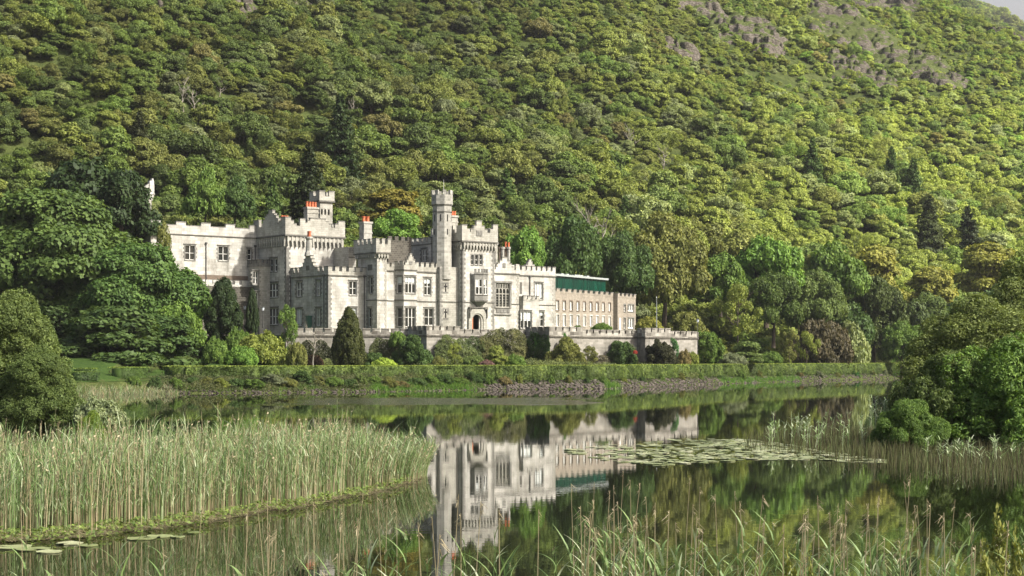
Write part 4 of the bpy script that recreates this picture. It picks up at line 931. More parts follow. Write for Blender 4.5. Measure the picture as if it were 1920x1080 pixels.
def airy_lobes(seed, n_=22):
    r = random.Random(seed); L = []
    for k in range(n_):
        z = r.uniform(.35, 1.5); q = r.uniform(.1, 1) * .72 * math.sqrt(max(.05, 1 - ((z - .85) / .75) ** 2)); a = k * 2.4; s_ = r.uniform(.14, .26)
        L.append((q * math.cos(a), q * math.sin(a), z, s_, s_, s_ * 1.1))
    return L
def dome_lobes(seed, n_=18, h=.8):
    r = random.Random(seed); L = [(0, 0, h * .45, .72, .72, h * .48)]
    for k in range(n_):
        a = k * 2.4; zz_ = (k + .5) / n_; q = math.sqrt(max(0, 1 - zz_ ** 2)) * .72; s_ = r.uniform(.2, .32)
        L.append((q * math.cos(a), q * math.sin(a), h * (.12 + .7 * zz_), s_, s_, s_ * .85))
    return L
def yew_lobes(seed, n_=40, h=1.0, top=.1):
    r = random.Random(seed); L = []
    for k in range(n_):
        z = (k + .5) / n_; q = (1 - (1 - top) * z ** 1.7) * .42 * (0.75 + .25 * min(1, z * 5)); a = k * 2.4 + r.uniform(-.2, .2)
        s_ = r.uniform(.08, .17); L.append((q * math.cos(a), q * math.sin(a), h * (.04 + .86 * z), s_, s_, .17 * h * r.uniform(.7, 1.2)))
    for z in (.15, .35, .55, .7): q = (1 - .9 * z ** 1.7) * .36; L.append((0, 0, h * z, q, q, .2 * h))
    return L
def conifer_mesh(name, seed, leaf=.06, levels=17, droop=.28, width=.42):
    rng = np.random.RandomState(seed); Ps = []; Ns = []; Rn = []
    for i in range(levels):
        t = i / levels; z0 = .12 + .88 * t; rad = width * (1 - t) ** .85 + .02; nb = int(9 - 4 * t)
        for b in range(nb):
            a = rng.uniform(0, 2 * np.pi); ln = rad * rng.uniform(.75, 1.12); k = int(24 + 90 * ln / width)
            s_ = rng.uniform(.08, 1, k); wv = rng.normal(0, .05 + .1 * (1 - s_), k) * ln * 2
            x = s_ * ln * np.cos(a) - wv * np.sin(a); y = s_ * ln * np.sin(a) + wv * np.cos(a); z = z0 - droop * s_ ** 1.5 * ln + rng.normal(0, .008, k) + .04 * (s_ > .85)
            Ps.append(np.stack([x, y, z], 1)); Ns.append(np.tile([np.cos(a) * .4, np.sin(a) * .4, .8], (k, 1))); Rn.append(np.clip(.25 + .6 * s_ + rng.normal(0, .12, k), 0, 1))
    P = np.concatenate(Ps); V = leaf_quads(P, np.concatenate(Ns), leaf, rng, .5, .2, .5)
    return mesh_np(name, V, np.arange(len(V)).reshape(-1, 4), 'foliage', np.concatenate(Rn))
def trunk_mesh(name, seed, h=1.1, r=.05, limbs=6, spread=.55, mat='bark', sub=2, z0=.35, wig=.03):
    rr = random.Random(seed); mb = MB(); pts = [(0, 0, -.15)]; x = y = 0
    for i in range(1, 7): x += rr.uniform(-wig, wig); y += rr.uniform(-wig, wig); pts.append((x, y, h * i / 6))
    mb.tube(pts, [r * 1.35, r, r * .85, r * .7, r * .52, r * .35, r * .15], 7)
    for k in range(limbs):
        i = 1 + int((z0 + (1 - z0) * k / limbs) * 5); p0 = Vector(pts[min(i, 5)]); a = k * 2.4 + rr.uniform(-.4, .4); ln = spread * rr.uniform(.6, 1.1) * (1.15 - .5 * k / limbs)
        d = Vector((math.cos(a), math.sin(a), rr.uniform(.35, .9))); p1 = p0 + d * ln * .5 + Vector((rr.uniform(-wig, wig), rr.uniform(-wig, wig), 0)); p2 = p0 + d * ln + Vector((rr.uniform(-.08, .08), rr.uniform(-.08, .08), .06))
        mb.tube([p0, p1, p2], [r * .5, r * .32, r * .1], 5)
        for q in range(sub):
            e = p1 + Vector((rr.uniform(-.22, .22), rr.uniform(-.22, .22), rr.uniform(.05, .3))) * spread * 1.3; mb.tube([p1, (p1 + e) / 2 + Vector((rr.uniform(-.03, .03),) * 3), e], [r * .26, r * .17, r * .06], 4)
            e2 = p2 + Vector((rr.uniform(-.2, .2), rr.uniform(-.2, .2), rr.uniform(-.02, .25))) * spread; mb.tube([(p1 + p2) / 2, e2], [r * .2, r * .06], 4)
    me = bpy.data.meshes.new(name); me.from_pydata(mb.v, [], mb.f); me.materials.append(MATS[mat]); me.update(); return me

CR = {}   # kind -> list of (crown mesh, trunk mesh, design radius, design height, tree name)
TK = [trunk_mesh('trunk', 40 + i) for i in range(3)]
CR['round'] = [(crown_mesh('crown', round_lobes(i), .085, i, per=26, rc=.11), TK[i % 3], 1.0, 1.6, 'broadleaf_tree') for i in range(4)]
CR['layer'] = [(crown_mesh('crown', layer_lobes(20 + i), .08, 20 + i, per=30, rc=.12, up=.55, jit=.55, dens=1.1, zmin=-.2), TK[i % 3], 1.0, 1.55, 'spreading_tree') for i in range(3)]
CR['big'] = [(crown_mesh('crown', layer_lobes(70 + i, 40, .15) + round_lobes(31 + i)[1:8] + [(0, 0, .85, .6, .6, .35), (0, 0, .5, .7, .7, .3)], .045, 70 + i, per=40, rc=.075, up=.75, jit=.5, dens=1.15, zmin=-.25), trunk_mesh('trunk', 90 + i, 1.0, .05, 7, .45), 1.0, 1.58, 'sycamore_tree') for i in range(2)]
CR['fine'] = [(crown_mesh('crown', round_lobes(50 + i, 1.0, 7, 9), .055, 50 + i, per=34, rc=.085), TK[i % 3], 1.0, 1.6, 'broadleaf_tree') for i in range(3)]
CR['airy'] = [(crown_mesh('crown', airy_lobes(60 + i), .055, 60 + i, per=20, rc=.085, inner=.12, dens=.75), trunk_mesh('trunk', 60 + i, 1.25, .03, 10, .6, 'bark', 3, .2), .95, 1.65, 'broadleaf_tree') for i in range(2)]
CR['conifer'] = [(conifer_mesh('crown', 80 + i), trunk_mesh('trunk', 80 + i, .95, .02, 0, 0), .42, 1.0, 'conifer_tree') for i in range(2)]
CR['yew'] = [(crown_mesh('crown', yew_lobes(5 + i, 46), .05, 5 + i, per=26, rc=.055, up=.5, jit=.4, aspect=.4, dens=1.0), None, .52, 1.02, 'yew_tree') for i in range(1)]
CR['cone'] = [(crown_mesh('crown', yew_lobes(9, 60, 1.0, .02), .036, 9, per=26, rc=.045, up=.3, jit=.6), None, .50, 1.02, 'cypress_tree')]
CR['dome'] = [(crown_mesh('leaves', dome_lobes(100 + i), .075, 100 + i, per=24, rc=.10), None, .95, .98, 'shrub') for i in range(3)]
def bush_lobes(seed, n_=26, h=1.1):
    r = random.Random(seed); L = [(0, 0, h * .4, .6, .6, h * .42), (0, 0, h * .75, .4, .4, h * .25)]
    for k in range(n_):
        zz_ = (k + .3) / n_; q = (1 - zz_ ** 2.2) ** .5 * r.uniform(.5, .92); a = k * 2.4 + r.uniform(-.5, .5); s_ = r.uniform(.10, .30); L.append((q * math.cos(a), q * math.sin(a), h * (.06 + .85 * zz_) * r.uniform(.9, 1.12), s_, s_, s_ * r.uniform(.8, 1.3)))
    return L
CR['bush'] = [(crown_mesh('leaves', bush_lobes(140 + i), .07, 140 + i, per=24, rc=.085, jit=.9), None, .98, 1.2, 'shrub') for i in range(3)]
CR['rhodo'] = [(crown_mesh('leaves', bush_lobes(150 + i, 60, 1.0), .040, 150 + i, per=20, rc=.046, jit=.85, up=.5, aspect=.40, dome=-.1, dens=.95), None, .98, 1.1, 'rhododendron') for i in range(2)]
CR['willow'] = [(crown_mesh('leaves', bush_lobes(163 + i, 90, 1.9), .040, 160 + i, per=24, rc=.05, jit=1.1, up=.7, aspect=.34, dome=-.25, dens=.95), None, .98, 2.05, 'willow_bush') for i in range(1)]
CR['dead'] = [(None, trunk_mesh('trunk', 120 + i, 1.5, .035, 9, .6, 'pale_bark', 3, .25, .07), .7, 1.6, 'dead_tree') for i in range(2)]

def plant(kind, X, Y, zb, wdt, hgt, tint, label, cat, group=None, var=None, rz=None, name=None):
    v = CR[kind][(rnd.randrange(len(CR[kind])) if var is None else var) % len(CR[kind])]; cm, tm, dr_, dh, nm = v; nm = name or nm
    sx, sz = wdt / 2 / dr_, hgt / dh; rz = rnd.uniform(0, 6.28) if rz is None else rz
    if cm is not None and tm is not None:
        o = empty(nm, (X, Y, zb), rz); o.scale = (sx, sx, sz)
        c = link('crown', cm, o); c['tint'] = list(tint); link('trunk', tm, o)
    else:
        o = link(nm, cm or tm, None, (X, Y, zb)); o.rotation_euler = (0, 0, rz); o.scale = (sx, sx, sz)
        if cm: o['tint'] = list(tint)
    tag(o, label, cat, group); return o
PLACED = []   # (X, Y, radius) kept clear of the generated wood
def hand(kind, px, py0, py1, wpx, tint, label, cat='tree', Y=None, group=None, var=None, rz=None, name=None, sink=0.0):
    if Y is None: X, Y = hit(px, py1)
    else: X = (px - 960) / F * Y
    zb = max(gz(X, Y), 0) if py1 is None or Y is None else EYE + (HOR - py1) * Y / F
    zt = EYE + (HOR - py0) * Y / F
    PLACED.append((X, Y, wpx * Y / F * .5))
    return plant(kind, X, Y, zb - sink, wpx * Y / F, zt - zb + sink, tint, label, cat, group, var, rz, name)
GR = dict(mid=(.075, .125, .022), yel=(.130, .158, .030), dark=(.030, .055, .014), deep=(.042, .075, .018), blue=(.078, .112, .028), olive=(.105, .115, .028), gold=(.165, .170, .032), pale=(.150, .180, .070),
          bright=(.088, .160, .026), lime=(.20, .27, .04), brown=(.115, .075, .045), copper=(.100, .088, .044), grey=(.12, .14, .075), rust=(.13, .11, .040), red=(.30, .05, .03), emer=(.045, .13, .030))
GR = {k: tuple(c * (1.8 if k not in ('dark', 'copper', 'brown') else 1.1) for c in v) for k, v in GR.items()}
# ---- garden shrubs and trees in front of and around the terrace wall
gd = 'shrubs planted along the foot of the terrace wall'
H = hand
H('yew', 420, 523, 632, 76, GR['dark'], 'broad dark green yew left of the abbey tower, taller than its neighbour', 'yew', 243)
H('yew', 473, 543, 620, 27, GR['dark'], 'slim dark upright yew squeezed between the broad yew and the abbey tower', 'yew', 246, var=0)
H('round', 352, 503, 640, 92, GR['bright'], 'bright green broadleaf tree right of the big sycamore, before the rear range', 'tree', 246, var=1)
H('dome', 405, 624, 686, 54, GR['mid'], 'rounded green shrub below the broad dark yew', 'shrub', 222)
H('dome', 447, 605, 680, 60, GR['mid'], 'green shrub at the right foot of the broad yew', 'shrub', 236)
H('dome', 490, 612, 689, 104, GR['yel'], 'large bright yellow-green rhododendron below the abbey tower', 'shrub', 228, var=2)
H('dome', 453, 640, 688, 66, GR['bright'], 'low bright green shrub spilling left of the large rhododendron', 'shrub', 222)
H('airy', 539, 577, 685, 58, GR['mid'], 'loose upright green tree in front of the abbey\'s lower left wing', 'tree', 236)
H('dome', 556, 632, 688, 42, GR['olive'], 'olive tinged shrub right of the large rhododendron', 'shrub', 225)
H('dead', 588, 612, 690, 56, GR['brown'], 'bare pale branched sapling before the terrace wall', 'bare tree', 226, name='bare_sapling')
H('dome', 588, 660, 690, 40, GR['brown'], 'low brownish shrub under the bare sapling', 'shrub', 230)
H('cone', 654, 577, 690, 69, (.070, .085, .020), 'tall conical olive-green cypress in front of the terrace wall', 'cypress', 226)
H('dome', 720, 667, 692, 50, GR['lime'], 'small lime green mounded shrub behind the long hedge', 'shrub', 219)
H('bush', 774, 634, 690, 72, GR['deep'], 'dark leafy shrub in the shade beside the first bastion', 'shrub', 236)
H('dome', 700, 655, 690, 50, GR['deep'], 'dim green shrub right of the conical cypress', 'shrub', 234)
H('dome', 745, 615, 640, 36, GR['mid'], 'green bush sprouting from the wall top right of the conical cypress', 'shrub', 241, sink=.8)
H('airy', 853, 645, 692, 44, GR['yel'], 'pale yellow-green sapling before the creeper on the middle wall', 'small tree', 230)
H('dome', 822, 664, 690, 34, GR['olive'], 'small olive shrub at the foot of the first bastion', 'shrub', 236)
H('layer', 930, 648, 692, 50, GR['yel'], 'little flat-topped pale green tree against the middle wall', 'small tree', 236)
H('dome', 887, 662, 690, 46, GR['blue'], 'blue-green shrub between the sapling and the flat-topped tree', 'shrub', 234)
H('dome', 912, 672, 691, 34, (.22, .13, .11), 'low pinkish flowering shrub behind the hedge', 'shrub', 233)
H('dome', 966, 660, 691, 44, GR['mid'], 'green shrub right of the flat-topped little tree', 'shrub', 238)
H('bush', 1060, 638, 692, 72, GR['olive'], 'dark olive shrub right of the ivied bastion', 'shrub', 248)
H('airy', 1108, 650, 690, 50, GR['olive'], 'thin straggly shrub against the pale wall right of the ivy', 'shrub', 254)
H('dome', 1085, 668, 690, 36, GR['rust'], 'low rusty-green shrub near the straggly one', 'shrub', 248)
H('bush', 1168, 638, 690, 64, GR['deep'], 'green climber-clad shrub beside the right-hand bastion', 'shrub', 259)
H('dome', 1191, 655, 664, 9, GR['red'], 'small red flowering bush at the right-hand bastion', 'flowers', 257, name='flowering_bush')
H('bush', 1236, 638, 690, 78, (.05, .055, .022), 'dark brown-green shrub below the right-hand bastion', 'shrub', 261)
H('airy', 1263, 631, 688, 24, GR['emer'], 'narrow bright green climber between dark shrub and wall end', 'climber', 262, name='climber')
H('dome', 1283, 650, 690, 28, GR['rust'], 'reddish mixed shrub near the end of the terrace wall', 'shrub', 269)
H('dome', 1298, 655, 688, 28, GR['yel'], 'clipped yellow-green bush at the end of the terrace wall', 'shrub', 270)
H('dome', 1128, 602, 618, 44, GR['mid'], 'domed shrub on the terrace before the tan wing', 'shrub', 268, sink=.6)
H('dome', 1083, 607, 617, 20, GR['mid'], 'small low bush on the terrace before the tan wing', 'shrub', 268, sink=.5)
H('dome', 1216, 589, 616, 54, GR['gold'], 'golden yellow shrub right of the tan wing', 'shrub', 290, sink=.6)
H('bush', 1290, 583, 650, 96, GR['olive'], 'wide olive-gold shrub behind the end of the terrace wall', 'shrub', 292)
H('bush', 1328, 620, 680, 72, GR['mid'], 'green shrub just right of the terrace wall end', 'shrub', 280)
H('airy', 1384, 528, 652, 104, GR['yel'], 'airy yellow-green tree standing alone right of the terrace', 'tree', 306, var=0)
H('layer', 1400, 640, 684, 92, GR['blue'], 'low spreading blue-green bush under the airy tree', 'shrub', 293)
H('dome', 1372, 658, 686, 60, GR['grey'], 'low greyish shrub at the end of the clipped hedge', 'shrub', 288)
H('dome', 1446, 655, 685, 50, GR['mid'], 'low green shrub left of the two small garden trees', 'shrub', 305)
H('airy', 1480, 622, 686, 50, GR['olive'], 'small slender olive tree, left one of a pair before the copper tree', 'small tree', 313, var=1)
H('airy', 1512, 618, 686, 58, GR['yel'], 'small slender yellowish tree, right one of a pair before the copper tree', 'small tree', 318, var=0)
H('dome', 1540, 580, 692, 116, GR['copper'], 'copper-leaved purple-brown tree in the garden', 'tree', 333, var=0, name='copper_tree')
H('dome', 1594, 588, 692, 76, GR['pale'], 'pale variegated tree beside the copper-leaved one', 'tree', 342, var=1, name='variegated_tree')
# ---- trees at the foot of the slope
H('big', 95, 350, 700, 420, (.095, .155, .035), 'huge spreading sycamore at the left edge behind the near bush', 'tree', 238, var=0, rz=1.0)
H('big', 248, 452, 695, 300, (.09, .165, .036), 'second broad sycamore sweeping down towards the abbey', 'tree', 232, var=1, rz=2.2)
H('layer', 215, 575, 712, 290, (.075, .125, .03), 'dark leaning boughs of a young sycamore nearest the lawn', 'tree', 218, var=2)  # dark tints of these low boughs and bushes carry the sycamores' shade
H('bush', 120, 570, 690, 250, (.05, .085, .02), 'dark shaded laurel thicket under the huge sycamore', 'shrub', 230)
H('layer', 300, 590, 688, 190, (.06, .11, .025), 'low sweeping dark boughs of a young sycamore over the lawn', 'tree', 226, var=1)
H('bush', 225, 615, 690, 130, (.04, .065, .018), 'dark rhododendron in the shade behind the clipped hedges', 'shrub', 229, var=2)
H('round', 330, 560, 690, 120, GR['mid'], 'low lit boughs of a sycamore right before the broad yew', 'tree', 229, var=2)
H('layer', 150, 300, 560, 260, GR['dark'], 'dark layered pine behind the huge sycamore', 'pine', 262, name='pine_tree')
H('layer', 232, 318, 490, 165, GR['dark'], 'dark pine hiding the high gabled turret', 'pine', 255, name='pine_tree')
H('airy', 303, 425, 600, 74, GR['olive'], 'thin olive tree overlapping the left end of the rear range', 'tree', 248, var=1)
H('conifer', 638, 175, 348, 96, GR['dark'], 'tall dark spruce high above the square tower', 'conifer', name='spruce_tree')
H('conifer', 579, 268, 425, 92, (.026, .042, .012), 'broad dark spruce right behind the square tower', 'conifer', 288, name='spruce_tree')
H('conifer', 262, 205, 300, 56, (.045, .055, .02), 'brownish conifer on the slope above the dark pines', 'conifer', name='spruce_tree')
H('layer', 735, 355, 440, 155, (.22, .20, .035), 'golden yellow flat-layered tree left of the octagonal turret', 'tree', 300, var=1)
H('round', 742, 390, 470, 110, GR['bright'], 'bright green rounded tree below the golden one', 'tree', 292, var=3)
H('round', 385, 312, 440, 84, GR['mid'], 'rounded green tree behind the rear range', 'tree', 292)
H('round', 440, 330, 440, 90, GR['deep'], 'dark green tree behind the right end of the rear range', 'tree', 296)
H('fine', 1245, 395, 625, 190, GR['olive'], 'tall broad olive-green tree right of the tan wing', 'tree', 322, var=2)
H('fine', 1165, 430, 600, 130, GR['deep'], 'dark green tree rising behind the glass room', 'tree', 312)
H('round', 1075, 400, 560, 120, GR['deep'], 'deep green tree behind the abbey\'s right end', 'tree', 306)
H('round', 985, 420, 540, 90, GR['bright'], 'fresh green tree behind the clustered chimneys', 'tree', 300)
H('dead', 1100, 385, 520, 80, GR['brown'], 'pale bare tree with forked branches above the glass room', 'bare tree', 315, var=0)
H('dead', 1128, 400, 520, 60, GR['brown'], 'second pale bare tree beside the forked one', 'bare tree', 318, var=1)
H('round', 1437, 440, 600, 150, GR['bright'], 'vivid green broad tree, tallest above the airy garden tree', 'tree', 335, var=0)
H('fine', 1450, 505, 640, 120, (.095, .15, .03), 'dark vivid green tree below the tallest vivid green one', 'tree', 322, var=1)
H('round', 1352, 470, 590, 110, GR['mid'], 'mid green tree between the olive tree and the vivid green one', 'tree', 330)
H('fine', 1530, 500, 650, 120, GR['blue'], 'blue-green tree behind the copper-leaved one', 'tree', 340)
H('round', 1570, 450, 600, 130, GR['mid'], 'green tree above the pale variegated tree', 'tree', 352)
H('fine', 1640, 515, 690, 130, (.085, .12, .03), 'tall tree with shaded trunk right of the pale variegated tree', 'tree', 358, var=0)
H('layer', 1640, 460, 590, 150, GR['gold'], 'golden olive tree high on the right slope foot', 'tree', 372, var=0)
H('layer', 1545, 470, 560, 110, GR['olive'], 'olive tree left of the golden olive one', 'tree', 366)
H('round', 1715, 560, 690, 110, (.085, .125, .035), 'layered green tree leaning over the grassy shore', 'tree', 366, var=2)
H('round', 1742, 545, 620, 80, GR['blue'], 'small dark blue-green tree right of the layered one', 'tree', 376)
H('fine', 1690, 600, 700, 90, GR['mid'], 'low green tree at the shaded wood edge', 'tree', 352)
H('layer', 1745, 500, 600, 130, GR['gold'], 'golden tree in the wood behind the right foreground bushes', 'tree', 392)
H('layer', 1850, 455, 570, 170, GR['gold'], 'golden green tree at the right frame edge above the bushes', 'tree', 400)
H('conifer', 1815, 385, 500, 78, (.045, .065, .025), 'pointed dark conifer, right one of two on the right slope', 'conifer', name='spruce_tree')
H('conifer', 1742, 362, 500, 84, (.075, .10, .035), 'pointed olive-green conifer, left one of two on the right slope', 'conifer', name='spruce_tree')
for px, a, b, w_, t in ((1800, 560, 700, 150, 'deep'), (1890, 520, 700, 140, 'deep'), (1590, 560, 680, 100, 'deep')):
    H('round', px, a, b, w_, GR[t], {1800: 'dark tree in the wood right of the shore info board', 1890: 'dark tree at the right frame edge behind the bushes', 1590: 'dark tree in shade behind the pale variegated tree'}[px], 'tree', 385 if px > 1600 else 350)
for px, a, b, w_, lab in ((345, 145, 215, 44, 'bare white-stemmed dead tree on the slope high above the rear range'), (362, 165, 225, 40, 'second bare white dead tree beside the taller one high on the left slope'), (412, 150, 185, 26, 'small bare dead tree high on the left slope'),
                      (662, 185, 240, 30, 'thin bare dead tree right of the high dark spruce'), (1180, 235, 290, 40, 'thin bare dead tree in mid slope above the glass room'), (1243, 275, 330, 50, 'bare pale branched tree in mid slope above the tan wing'), (795, 180, 225, 44, 'bare dead tree on the slope over the slim tower')):
    H('dead', px, a, b, w_, GR['brown'], lab, 'bare tree')

# ------------------------------------------------------------------ rock outcrops on the mountain
ROCKS = [(1600, 75, 170, 110, .5), (1700, 120, 150, 80, .6), (1395, 55, 150, 80, .5), (1440, 90, 60, 50, .4), (1625, 155, 130, 60, .4), (1760, 155, 120, 60, .5), (1560, 25, 130, 50, .4), (1300, 10, 120, 60, .4), (1275, 98, 80, 34, .35), (545, 22, 90, 66, .2), (440, 22, 80, 60, .2), (470, 48, 50, 30, .2), (325, 36, 60, 26, .2), (1590, 130, 90, 70, .5), (1660, 15, 140, 40, .5), (1880, 70, 90, 40, .5)]
RK = []
def rock_outcrop(px, py, wpx, hpx, tilt, seed):
    X0, Y0 = hit(px, py); a = wpx * Y0 / F * .66; b = hpx * Y0 / F * 1.25 * .8
    rr = random.Random(seed); nu, nv = 46, 38; V = []; Fq = []
    for j in range(nv + 1):
        for i in range(nu + 1):
            u, v = (i / nu * 2 - 1), (j / nv * 2 - 1)
            x = X0 + u * a * .9 + v * b * .35; y = Y0 + u * a * .35 + v * b * 1.1 - u * a * tilt * .3
            g = gz(x, y); p = Vector((x * .11, y * .11, g * .16)) + Vector((seed * 3.1, 0, 0))
            e = 1 - (u * u + v * v) + .35 * mnoise.noise(p * 1.3)
            f = mnoise.hetero_terrain(p * 1.1, .8, 2.1, 5, .6) * .9 + abs(mnoise.noise(p * 2.4)) * 2.2
            steps = math.floor((g + f) * .35) / .35 - g
            hgt = max(-1.2, min(1, e * 1.6)) * (1.4 + .8 * f + .55 * max(-2, min(2, steps)))
            V.append((x - hgt * .25, y - hgt * .75, g + hgt * .9 - .3))
    for j in range(nv):
        for i in range(nu): k = j * (nu + 1) + i; Fq.append((k, k + 1, k + nu + 2, k + nu + 1))
    RK.append((X0, Y0, a * .78, b * .78))
    return mesh_np('rock_outcrop', np.array(V), np.array(Fq), 'rock')
RL = ['broad grey cliff outcrop highest on the upper right slope', 'grey-pink crag in the middle of the upper right slope', 'rock face left of the large crags near the top edge', 'small crag hanging just below the top-edge rock face', 'rounded boulder face below the grey-pink crag', 'lowest right crag of the large outcrop', 'ledge of rock at the top edge above the large crags', 'rock ledge at the top edge in the middle right', 'low dark rock ledge alone amid the bushes in the upper middle',
      'pinkish rock patch at the top edge on the left half', 'broken white and pink rocks left of the pinkish patch', 'small rock step under the broken rocks', 'leftmost tiny rock step near the top edge', 'shadowed crag under the broad grey cliff', 'rock ridge along the skyline edge at upper right', 'faint hazy ledge at the far upper right corner']
for i, r_ in enumerate(ROCKS):
    tag(link('rock_outcrop', rock_outcrop(*r_, i + 1)), RL[i], 'rock outcrop', 'rock outcrops on the mountainside')

# ------------------------------------------------------------------ the wood on the slope
def in_rock(X, Y): return any(((X - a) / c) ** 2 + ((Y - b) / d) ** 2 < 1 for a, b, c, d in RK)
rng = np.random.RandomState(11)
NC = 60000
cX = rng.uniform(-190, 330, NC); cY = rng.uniform(268, 930, NC)
nn = (cY - foot(cX)) * 0.819; gZ = ground(cX, cY); pxs = 960 + cX / cY * F; pys = HOR - (gZ - EYE) / cY * F
ok = (nn > -7) & (pxs > -90) & (pxs < 2180) & (pys > -95)
ok &= ~((nn < 3) & (cX > -64) & (cX < 36)) & ~((nn < 0) & (cX < -40)) & (shore_d(cX, cY) > 9)
Hc_ = 158 - 0.53 * (cX - 240); ok &= gZ < Hc_ + 2
idx = np.nonzero(ok)[0]
cell = {}; FOR = []
for i in idx:
    X, Y, q = float(cX[i]), float(cY[i]), float(nn[i])
    t = min(1, max(0, q / 170)); heath = max(0, min(1, (fbm(X * .015 + 3, Y * .015) * 2 - .8))) if q > 90 else 0
    up_right = (pxs[i] > 1150 + pys[i] * .9) and pys[i] < 330
    r = rng.uniform(3.0, 5.8) * (1 - t) + rng.uniform(1.5, 3.7) * t
    if up_right and pys[i] < 210: r *= .72
    r *= .68 + .72 * float(vnoise(X * .035, Y * .03))
    if up_right and pys[i] < 240 and vnoise(X * .03, Y * .012) > .52 and rng.uniform() < .6: r *= .6
    kx, ky = int(X // 6), int(Y // 6); bad = False
    for dx in (-1, 0, 1):
        for dy in (-1, 0, 1):
            for (x2, y2, r2) in cell.get((kx + dx, ky + dy), ()):
                if (X - x2) ** 2 + (Y - y2) ** 2 < ((r + r2) * .47) ** 2: bad = True
    if bad: continue
    if any((X - a) ** 2 + (Y - b) ** 2 < (c * .75 + r * .4) ** 2 for a, b, c in PLACED): continue
    if in_rock(X, Y):
        if rng.uniform() > .05: continue
        r *= .55
    cell.setdefault((kx, ky), []).append((X, Y, r)); FOR.append((X, Y, float(gZ[i]), r, float(pxs[i]), float(pys[i]), q))
FOR.sort(key=lambda f: -f[3] / f[1])
pal = [('mid', 5, 'green'), ('yel', 6, 'yellow-green'), ('deep', 3.4, 'deep green'), ('olive', 4, 'olive'), ('pale', 1.6, 'pale green'), ('blue', 1.0, 'bluish green'), ('grey', 1.3, 'greyish green'), ('bright', .5, 'bright green'), ('rust', .4, 'brownish')]
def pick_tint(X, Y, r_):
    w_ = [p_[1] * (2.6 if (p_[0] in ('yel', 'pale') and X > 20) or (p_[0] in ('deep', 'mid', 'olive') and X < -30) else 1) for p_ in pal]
    p_ = r_.choices(pal, w_)[0]; k = r_.uniform(.8, 1.2) * (.92 + .95 * min(1, max(0, (X + 10) / 130)) + .35 * min(1, max(0, (X - 120) / 90)))  # paler, brighter crowns to the right: light and haze put into the tint
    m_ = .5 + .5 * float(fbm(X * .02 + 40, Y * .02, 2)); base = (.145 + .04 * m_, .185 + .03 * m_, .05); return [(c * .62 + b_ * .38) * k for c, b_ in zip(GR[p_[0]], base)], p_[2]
LM = [(0, 'over the huge sycamore'), (150, 'above the dark pines'), (275, 'above the high gabled turret'), (370, 'above the rear range\'s left window'), (450, 'above the rear range\'s right end'), (540, 'above the square tower\'s left corner'), (610, 'above the lookout tower'), (690, 'above the slim tower\'s chimney'), (760, 'above the golden layered tree'),
      (828, 'above the octagonal turret'), (897, 'above the central tower'), (960, 'above the clustered chimneys'), (1030, 'above the abbey\'s right end'), (1100, 'above the glass room'), (1180, 'above the tan wing\'s right end'), (1260, 'above the tall olive-green tree'), (1350, 'left of the vivid green tree'), (1440, 'above the vivid green broad tree'), (1530, 'above the copper-leaved tree'), (1610, 'above the pale variegated tree'), (1700, 'above the layered shore tree'), (1760, 'around the two right conifers'), (1850, 'above the right foreground bushes')]
ORD = ['lowest', 'second', 'third', 'fourth', 'fifth', 'sixth', 'seventh', 'eighth', 'ninth', 'tenth', 'eleventh', 'twelfth', 'thirteenth', 'fourteenth', 'fifteenth', 'sixteenth']
near = []; far = []
for f in FOR:
    top = HOR - (f[2] + f[3] * 1.5 - EYE) / f[1] * F
    if len(near) < 225 and 15 < f[4] < 1905 and 60 < top < 560: near.append(f)
    else: far.append(f)
colm = {}
for f in near: colm.setdefault(min(range(len(LM)), key=lambda k: abs(LM[k][0] - f[4])), []).append(f)
r5 = random.Random(5)
KN = {'round': 'round', 'layer': 'layered', 'airy': 'thin-crowned', 'conifer': 'pointed'}
for k, fs in sorted(colm.items()):
    fs.sort(key=lambda f: -f[5])
    for j, f in enumerate(fs):
        kind = r5.choices(['round', 'layer', 'airy', 'conifer'], [10, 5, 1.6, .7])[0]; tint, word = pick_tint(f[0], f[1], r5)
        if kind == 'conifer': tint, word = list(GR['deep']), 'dark'
        hgt = f[3] * r5.uniform(1.55, 2.1) * (1.5 if kind == 'conifer' else 1)
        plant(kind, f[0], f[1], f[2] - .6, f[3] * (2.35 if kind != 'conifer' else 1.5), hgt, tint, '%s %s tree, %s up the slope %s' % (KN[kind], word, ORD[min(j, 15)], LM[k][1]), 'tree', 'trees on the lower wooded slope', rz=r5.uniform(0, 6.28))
# everything farther up reads as one mass of crowns
me = bpy.data.meshes.new('hillside_wood'); nF = len(far)
me.vertices.add(nF); me.vertices.foreach_set('co', np.array([(f[0], f[1], f[2] - .5) for f in far], np.float32).ravel())
def addattr(nm, ty, data, key='value'):
    a = me.attributes.new(nm, ty, 'POINT'); a.data.foreach_set(key, np.asarray(data, np.float32 if ty != 'INT' else np.int32).ravel())
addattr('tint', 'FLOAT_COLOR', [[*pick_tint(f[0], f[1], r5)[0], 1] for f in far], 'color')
addattr('sc', 'FLOAT_VECTOR', [[f[3] * r5.uniform(1.0, 1.45), f[3] * r5.uniform(1.0, 1.45), f[3] * r5.uniform(.75, 1.35)] for f in far], 'vector')
addattr('rz', 'FLOAT_VECTOR', [[r5.uniform(-.28, .28), r5.uniform(-.28, .28), r5.uniform(0, 6.28)] for f in far], 'vector')
addattr('which', 'INT', [r5.choices(range(8), [3, 3, 3, 3, 1.1, 1.1, 1.1, 2.2])[0] for f in far])
wood = link('hillside_wood', me); tag(wood, 'dense far wood of mixed green crowns climbing the mountainside', 'woodland', kind='stuff')
